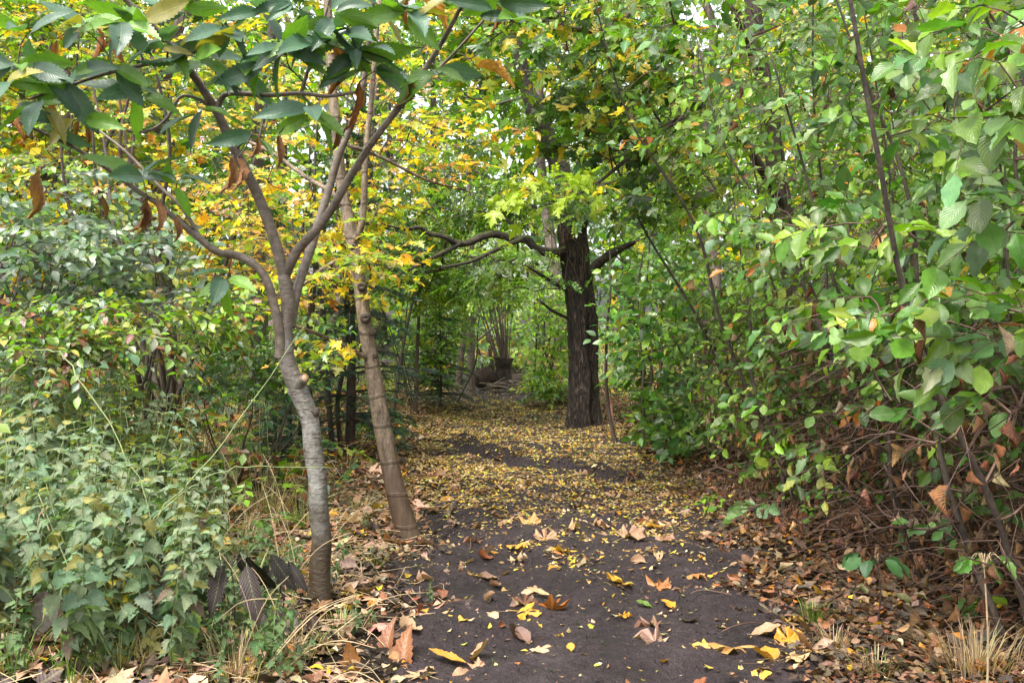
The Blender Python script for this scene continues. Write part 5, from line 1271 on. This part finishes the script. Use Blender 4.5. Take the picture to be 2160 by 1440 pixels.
def stalks():
    r = random.Random(15); rng = np.random.default_rng(15)
    # dry straw stalks
    for k in range(130):
        Y = r.uniform(3.9, 6.6); px = r.gauss(470, 150) if k < 75 else r.uniform(60, 720)
        x = (px - 1080) * Y / F; z = float(H(x, Y))
        if px > 760: continue
        a = r.uniform(-1, 1) * 1.2; L = r.uniform(.2, .75); up = r.uniform(.1, 1.1)
        d = unit(np.array([math.sin(a), r.gauss(0, .5), up]))
        p = np.array([x, Y, z - .02]); mid = p + d * L * .55 + np.array([0, 0, .04]); e = p + d * L - np.array([0, 0, .10 * L])
        mb = MB(); q, w = smooth(np.array([p, mid, e]), np.array([.0026, .0021, .0011]), 5); tube(mb, q, w, 5)
        tag(mb.obj('dry_stalk', M['straw'], None, p), 'thin straw coloured dry stalk among the nettles and leaves on the left verge', 'stalk', 'dry stalks on the left verge')
    # long green shoots arching through the nettles
    for lab, pts in (('long green shoot slanting from the lower left up to the grey trunk', [(215, 1250, 4.3), (330, 1090, 4.4), (470, 930, 4.6), (640, 690, 4.9)]),
                     ('green shoot arching from the nettles down to the right', [(20, 800, 4.8), (90, 735, 4.7), (160, 790, 4.6), (290, 1010, 4.4), (330, 1150, 4.3)]),
                     ('nearly level green shoot crossing in front of the grey trunk', [(270, 1150, 4.6), (400, 1030, 4.7), (520, 985, 4.8), (700, 985, 4.9)]),
                     ('dark green upright shoot in front of the nettles', [(195, 1310, 4.2), (200, 1180, 4.2), (193, 1010, 4.2)]),
                     ('fallen olive stalk lying level along the bottom left', [(-20, 1328, 4.2), (150, 1330, 4.2), (340, 1335, 4.2), (430, 1345, 4.2)]),
                     ('brown bare shoot leaning over the nettle bed at the left edge', [(-30, 800, 5.6), (60, 785, 5.7), (180, 750, 5.8), (300, 690, 6.0)]),
                     ('pale stiff cane in front of the nettle bed', [(55, 1165, 4.1), (75, 1115, 4.1), (97, 1065, 4.1)])):
        q, w = smooth(np.array([P(*p) for p in pts]), np.linspace(.0045, .0018, len(pts)), 6)
        q = q + rng.normal(0, .006, q.shape)
        mb = MB(); tube(mb, q, w, 7)
        mat = 'straw' if 'pale stiff' in lab else ('bark_dark' if 'brown bare' in lab else 'stem')
        tag(mb.obj('long_shoot', M[mat], None, q[0]), lab, 'shoot')
    # blackened, withered and spotted plants
    def hanging(name, label, cat, px, py, Y, n, size, tmpls, mat, pal, spread=.09, seed=1, down=1.0, stem='twig', top=None):
        g_ = np.random.default_rng(seed)
        c = P(px, py, Y); b = np.array([c[0], Y, float(H(c[0], Y))])
        root = thing(name, b, label, cat)
        mb = MB(); tube(mb, *smooth(np.array([b - [0, 0, .02], (b + c) / 2 + [.02, .01, 0], c]), np.array([.005, .004, .002]), 5), 6)
        pos, D = [], []
        for k in range(n):
            a = 2 * math.pi * k / n + g_.uniform(-.4, .4)
            e = c + np.array([math.cos(a), math.sin(a), .2]) * g_.uniform(.2, 1) * spread
            tube(mb, *smooth(np.array([c - [0, 0, .03], (c + e) / 2 + [0, 0, .02], e]), np.array([.002, .0016, .001]), 3), 4)
            pos.append(e); D.append((math.cos(a) * .6, math.sin(a) * .6 - .15, -down))
        mb.obj('stem', M[stem], root, b)
        R = frames(np.array(D), g_.normal(0, .5, (n, 3)) + [0, -1, .4])
        mb = MB(); put_leaves(mb, tmpls, np.array(pos), R, size * g_.uniform(.75, 1.2, n), palette(g_, n, pal, .2), g_); mb.obj('foliage', M[mat], root, b)
    BLK = [(.016, .013, .014), 2], [(.035, .027, .028), 1]
    hanging('dead_dock_plant', 'collapsed plant with large blackened leaves beside the grey trunk foot', 'plant', 485, 1185, 4.35, 7, .22, T_CHEST, 'black', BLK, .20, 5, .9)
    hanging('dead_dock_plant', 'smaller black withered plant left of the grey trunk foot', 'plant', 590, 1190, 4.7, 6, .15, T_CHEST, 'black', BLK, .10, 6)
    hanging('withered_plant', 'silvery brown withered leaves hanging from a straw stalk at the bottom left', 'plant', 120, 1250, 4.2, 6, .15, T_BEECH, 'dead', [((.20, .15, .14), 2), ((.12, .08, .075), 2)], .06, 7, 1.4)
    hanging('withered_plant', 'grey withered seedling right of the blackened plant', 'plant', 555, 1290, 4.4, 6, .10, T_BEECH, 'dead', [((.18, .15, .15), 2), ((.09, .07, .075), 2)], .06, 8, 1.4)
    hanging('withered_plant', 'grey purple withered seedling near the foot of the grey trunk', 'plant', 640, 1300, 4.5, 6, .085, T_BEECH, 'dead', [((.20, .17, .17), 2), ((.10, .08, .085), 2)], .06, 9, 1.4)
    hanging('maple_seedling', 'maple seedling with three big yellow leaves spotted black, bottom left', 'plant', 275, 1225, 4.2, 4, .15, T_MAPLE, 'spotted', [((.62, .42, .04), 3), ((.5, .42, .08), 1)], .05, 10, .55)
    hanging('maple_seedling', 'yellow green wilting seedling at the bottom left corner', 'plant', 215, 1365, 4.0, 4, .14, T_BEECH, 'maple', [((.50, .46, .12), 2), ((.42, .33, .05), 1)], .05, 11, .9)
    hanging('maple_seedling', 'dull yellow wilting leaves above the bright green chestnut leaf, bottom left', 'plant', 285, 1340, 4.1, 4, .11, T_MAPLE, 'spotted', [((.34, .33, .10), 2)], .05, 12, .6)
    hanging('chestnut_shoot', 'single bright green toothed chestnut leaf at the bottom left', 'plant', 352, 1405, 4.05, 1, .22, T_CHEST, 'chestnut', [((.15, .25, .05), 1)], .01, 13, -1.1, 'stem')
    hanging('chestnut_shoot', 'green toothed leaf half hidden before the blackened plant', 'plant', 395, 1225, 4.3, 2, .15, T_CHEST, 'chestnut', [((.05, .11, .04), 1)], .02, 14, 1.0, 'stem')
    hanging('beech_seedling', 'young beech shoot with glossy leaves on a tan ringed cane at the right edge', 'plant', 2075, 1180, 3.4, 7, .085, T_BEECH, 'beech', [((.09, .20, .03), 1)], .06, 15, .35, 'straw')
    hanging('beech_seedling', 'little beech seedling with six bright leaves on the brown litter', 'plant', 1850, 1180, 4.6, 9, .09, T_BEECH, 'beech', [((.055, .14, .045), 1)], .10, 16, .45)
    hanging('beech_seedling', 'little beech seedling with pale leaves close to the path edge', 'plant', 1590, 1070, 6.6, 9, .10, T_BEECH, 'beech', [((.10, .18, .07), 1)], .14, 17, .3)
    # grass
    def tuft(px, py, n, h, pal, label, group, seed, spread=.05, mat='grass'):
        g_ = np.random.default_rng(seed); b = G(px, py)
        mb = MB()
        for k in range(n):
            a = g_.uniform(0, 6.28); q = g_.uniform(0, spread); L = h * g_.uniform(.5, 1.2); ln = g_.uniform(.1, .9)
            p0 = b + [q * math.cos(a), q * math.sin(a), -.005]; d = np.array([math.cos(a) * ln, math.sin(a) * ln, 1]); sd = np.array([-math.sin(a), math.cos(a), 0]) * .0018
            mid = p0 + d * L * .6; e = p0 + d * L * .9 + [math.cos(a) * L * .25 * ln, math.sin(a) * L * .25 * ln, -.18 * L * ln]
            c = palette(g_, 1, pal, .25)[0]
            mb.add([p0 - sd, p0 + sd, mid + sd, mid - sd, e], [0, 1, 2, 3, 3, 2, 4], [4, 3], [(.8, .5)] * 5, c)
        tag(mb.obj('grass_tuft', M[mat], None, b), label, 'grass tuft', group)
    GP = [((.07, .13, .03), 2), ((.10, .15, .04), 1)]; DK = [((.02, .035, .015), 2), ((.05, .08, .03), 1)]; ST = [((.36, .27, .16), 3), ((.24, .17, .11), 2)]
    tuft(1715, 1310, 130, .11, GP + [((.25, .22, .08), 1)], 'fine green grass tuft where the path meets the right verge', None, 1, .06)
    tuft(1850, 1425, 70, .12, GP + ST, 'mixed green and dry grass tuft at the bottom right', None, 2, .10)
    tuft(2060, 1425, 220, .22, ST, 'dry straw coloured grass heap in the bottom right corner', None, 3, .16)
    tuft(1760, 1365, 80, .10, ST, 'flattened dry grass tuft between the brown leaves on the right verge', None, 4, .12)
    tuft(30, 1430, 60, .20, [((.12, .26, .03), 1)], 'bright green grass tuft in the bottom left corner', None, 5, .06)
    tuft(150, 1438, 40, .18, [((.14, .27, .04), 1)], 'bright grass blades right of the bottom left corner', None, 6, .06)
    tuft(500, 1430, 150, .20, ST, 'dry straw litter heap at the bottom left of the path', None, 7, .20)
    tuft(420, 1010, 160, .45, ST, 'bleached dry grass clump behind the nettle bed', None, 17, .22)
    tuft(560, 1090, 160, .35, ST + [((.20, .24, .07), 2)], 'half green dry grass clump left of the grey trunk', None, 18, .30)
    tuft(780, 1190, 60, .12, [((.10, .14, .05), 2), ((.3, .26, .1), 1)], 'sparse grass between the two slender trees', None, 19, .14)
    for i, (px, py, h) in enumerate(((340, 1345, .22), (450, 1290, .25), (540, 1350, .16), (625, 1390, .13), (250, 1420, .2), (720, 1330, .11), (590, 1250, .2), (640, 1120, .3), (500, 1180, .3), (760, 1080, .16))):
        tuft(px, py, 70, h, [((.10, .16, .05), 2), ((.2, .2, .08), 1), ((.34, .26, .14), 1.3)], 'mixed green and straw coloured grass in the tangle left of the path', 'grass tufts in the tangle on the left verge', 60 + i, .13)
    for i, (px, py) in enumerate(((1040, 1400), (1240, 1345), (1265, 1360), (1310, 1330), (1245, 1410), (960, 1425), (1350, 1245), (1355, 1182), (1150, 1420), (1580, 1235), (1600, 1250), (1215, 1320), (1420, 1195), (1070, 1390))):
        tuft(px, py, 9, .035, DK, 'tiny dark sprig of grass poking out of the bare path soil', 'grass sprigs on the path', 30 + i, .03)
    # twigs lying about
    for k in range(26):
        y = r.uniform(4.2, 8.5); sd = r.choice([-1, 1, 1]); x = float(path_x(y)) + sd * float(path_w(y)) * r.uniform(.6, 1.5)
        a = r.uniform(0, 3.14); L = r.uniform(.12, .4); d = np.array([math.cos(a), math.sin(a), 0])
        p = np.array([x, y, float(H(x, y)) + .018])
        mb = MB(); tube(mb, *smooth(np.array([p - d * L / 2, p + [r.gauss(0, .02), r.gauss(0, .02), .02], p + d * L / 2]), np.array([.004, .0035, .002]), 4), 5)
        tag(mb.obj('fallen_twig', M['twig_red'], None, p), 'thin brown twig lying on the fallen leaves at the path edge', 'twig', 'fallen twigs')
stalks()

# ================================================================== LIGHT, SKY, CAMERA
EL, AZ = math.radians(62), math.radians(-142)        # sun behind the viewer's left shoulder, veiled by cloud
w = bpy.data.worlds.new('World'); SC.world = w; w.use_nodes = True
nt = w.node_tree; bg = nt.nodes['Background']
sky = nt.nodes.new('ShaderNodeTexSky'); sky.sky_type = 'NISHITA'; sky.sun_disc = False
sky.sun_elevation = EL; sky.sun_rotation = AZ; sky.air_density = 1.0; sky.dust_density = 4.0; sky.ozone_density = 1.0
hs = nt.nodes.new('ShaderNodeHueSaturation'); hs.inputs['Saturation'].default_value = .2     # a clouded, whitish sky
nt.links.new(sky.outputs[0], hs.inputs['Color']); nt.links.new(hs.outputs[0], bg.inputs[0]); bg.inputs[1].default_value = 0.15
ld = bpy.data.lights.new('Sun', 'SUN'); ld.energy = 1.5; ld.angle = math.radians(18); ld.color = (1.0, .93, .82)
lo = bpy.data.objects.new('Sun', ld); COL.objects.link(lo)
sd = Vector((math.sin(AZ) * math.cos(EL), math.cos(AZ) * math.cos(EL), math.sin(EL)))
lo.rotation_euler = sd.to_track_quat('Z', 'Y').to_euler(); lo.location = (0, 0, 20)
cam = bpy.data.cameras.new('Camera'); cam.sensor_width = 36; cam.lens = 35; cam.clip_end = 500; cam.clip_start = .05
cam.shift_y = -(720 - YH) / 2160.0
co = bpy.data.objects.new('Camera', cam); COL.objects.link(co); co.location = (0, 0, HCAM); co.rotation_euler = (math.radians(90), 0, 0)
SC.camera = co
SC.view_settings.view_transform = 'Standard'; SC.view_settings.look = 'None'; SC.view_settings.gamma = 1; SC.view_settings.exposure = 1.98
SC.cycles.max_bounces = 6; SC.cycles.diffuse_bounces = 4; SC.cycles.glossy_bounces = 2; SC.cycles.transmission_bounces = 4
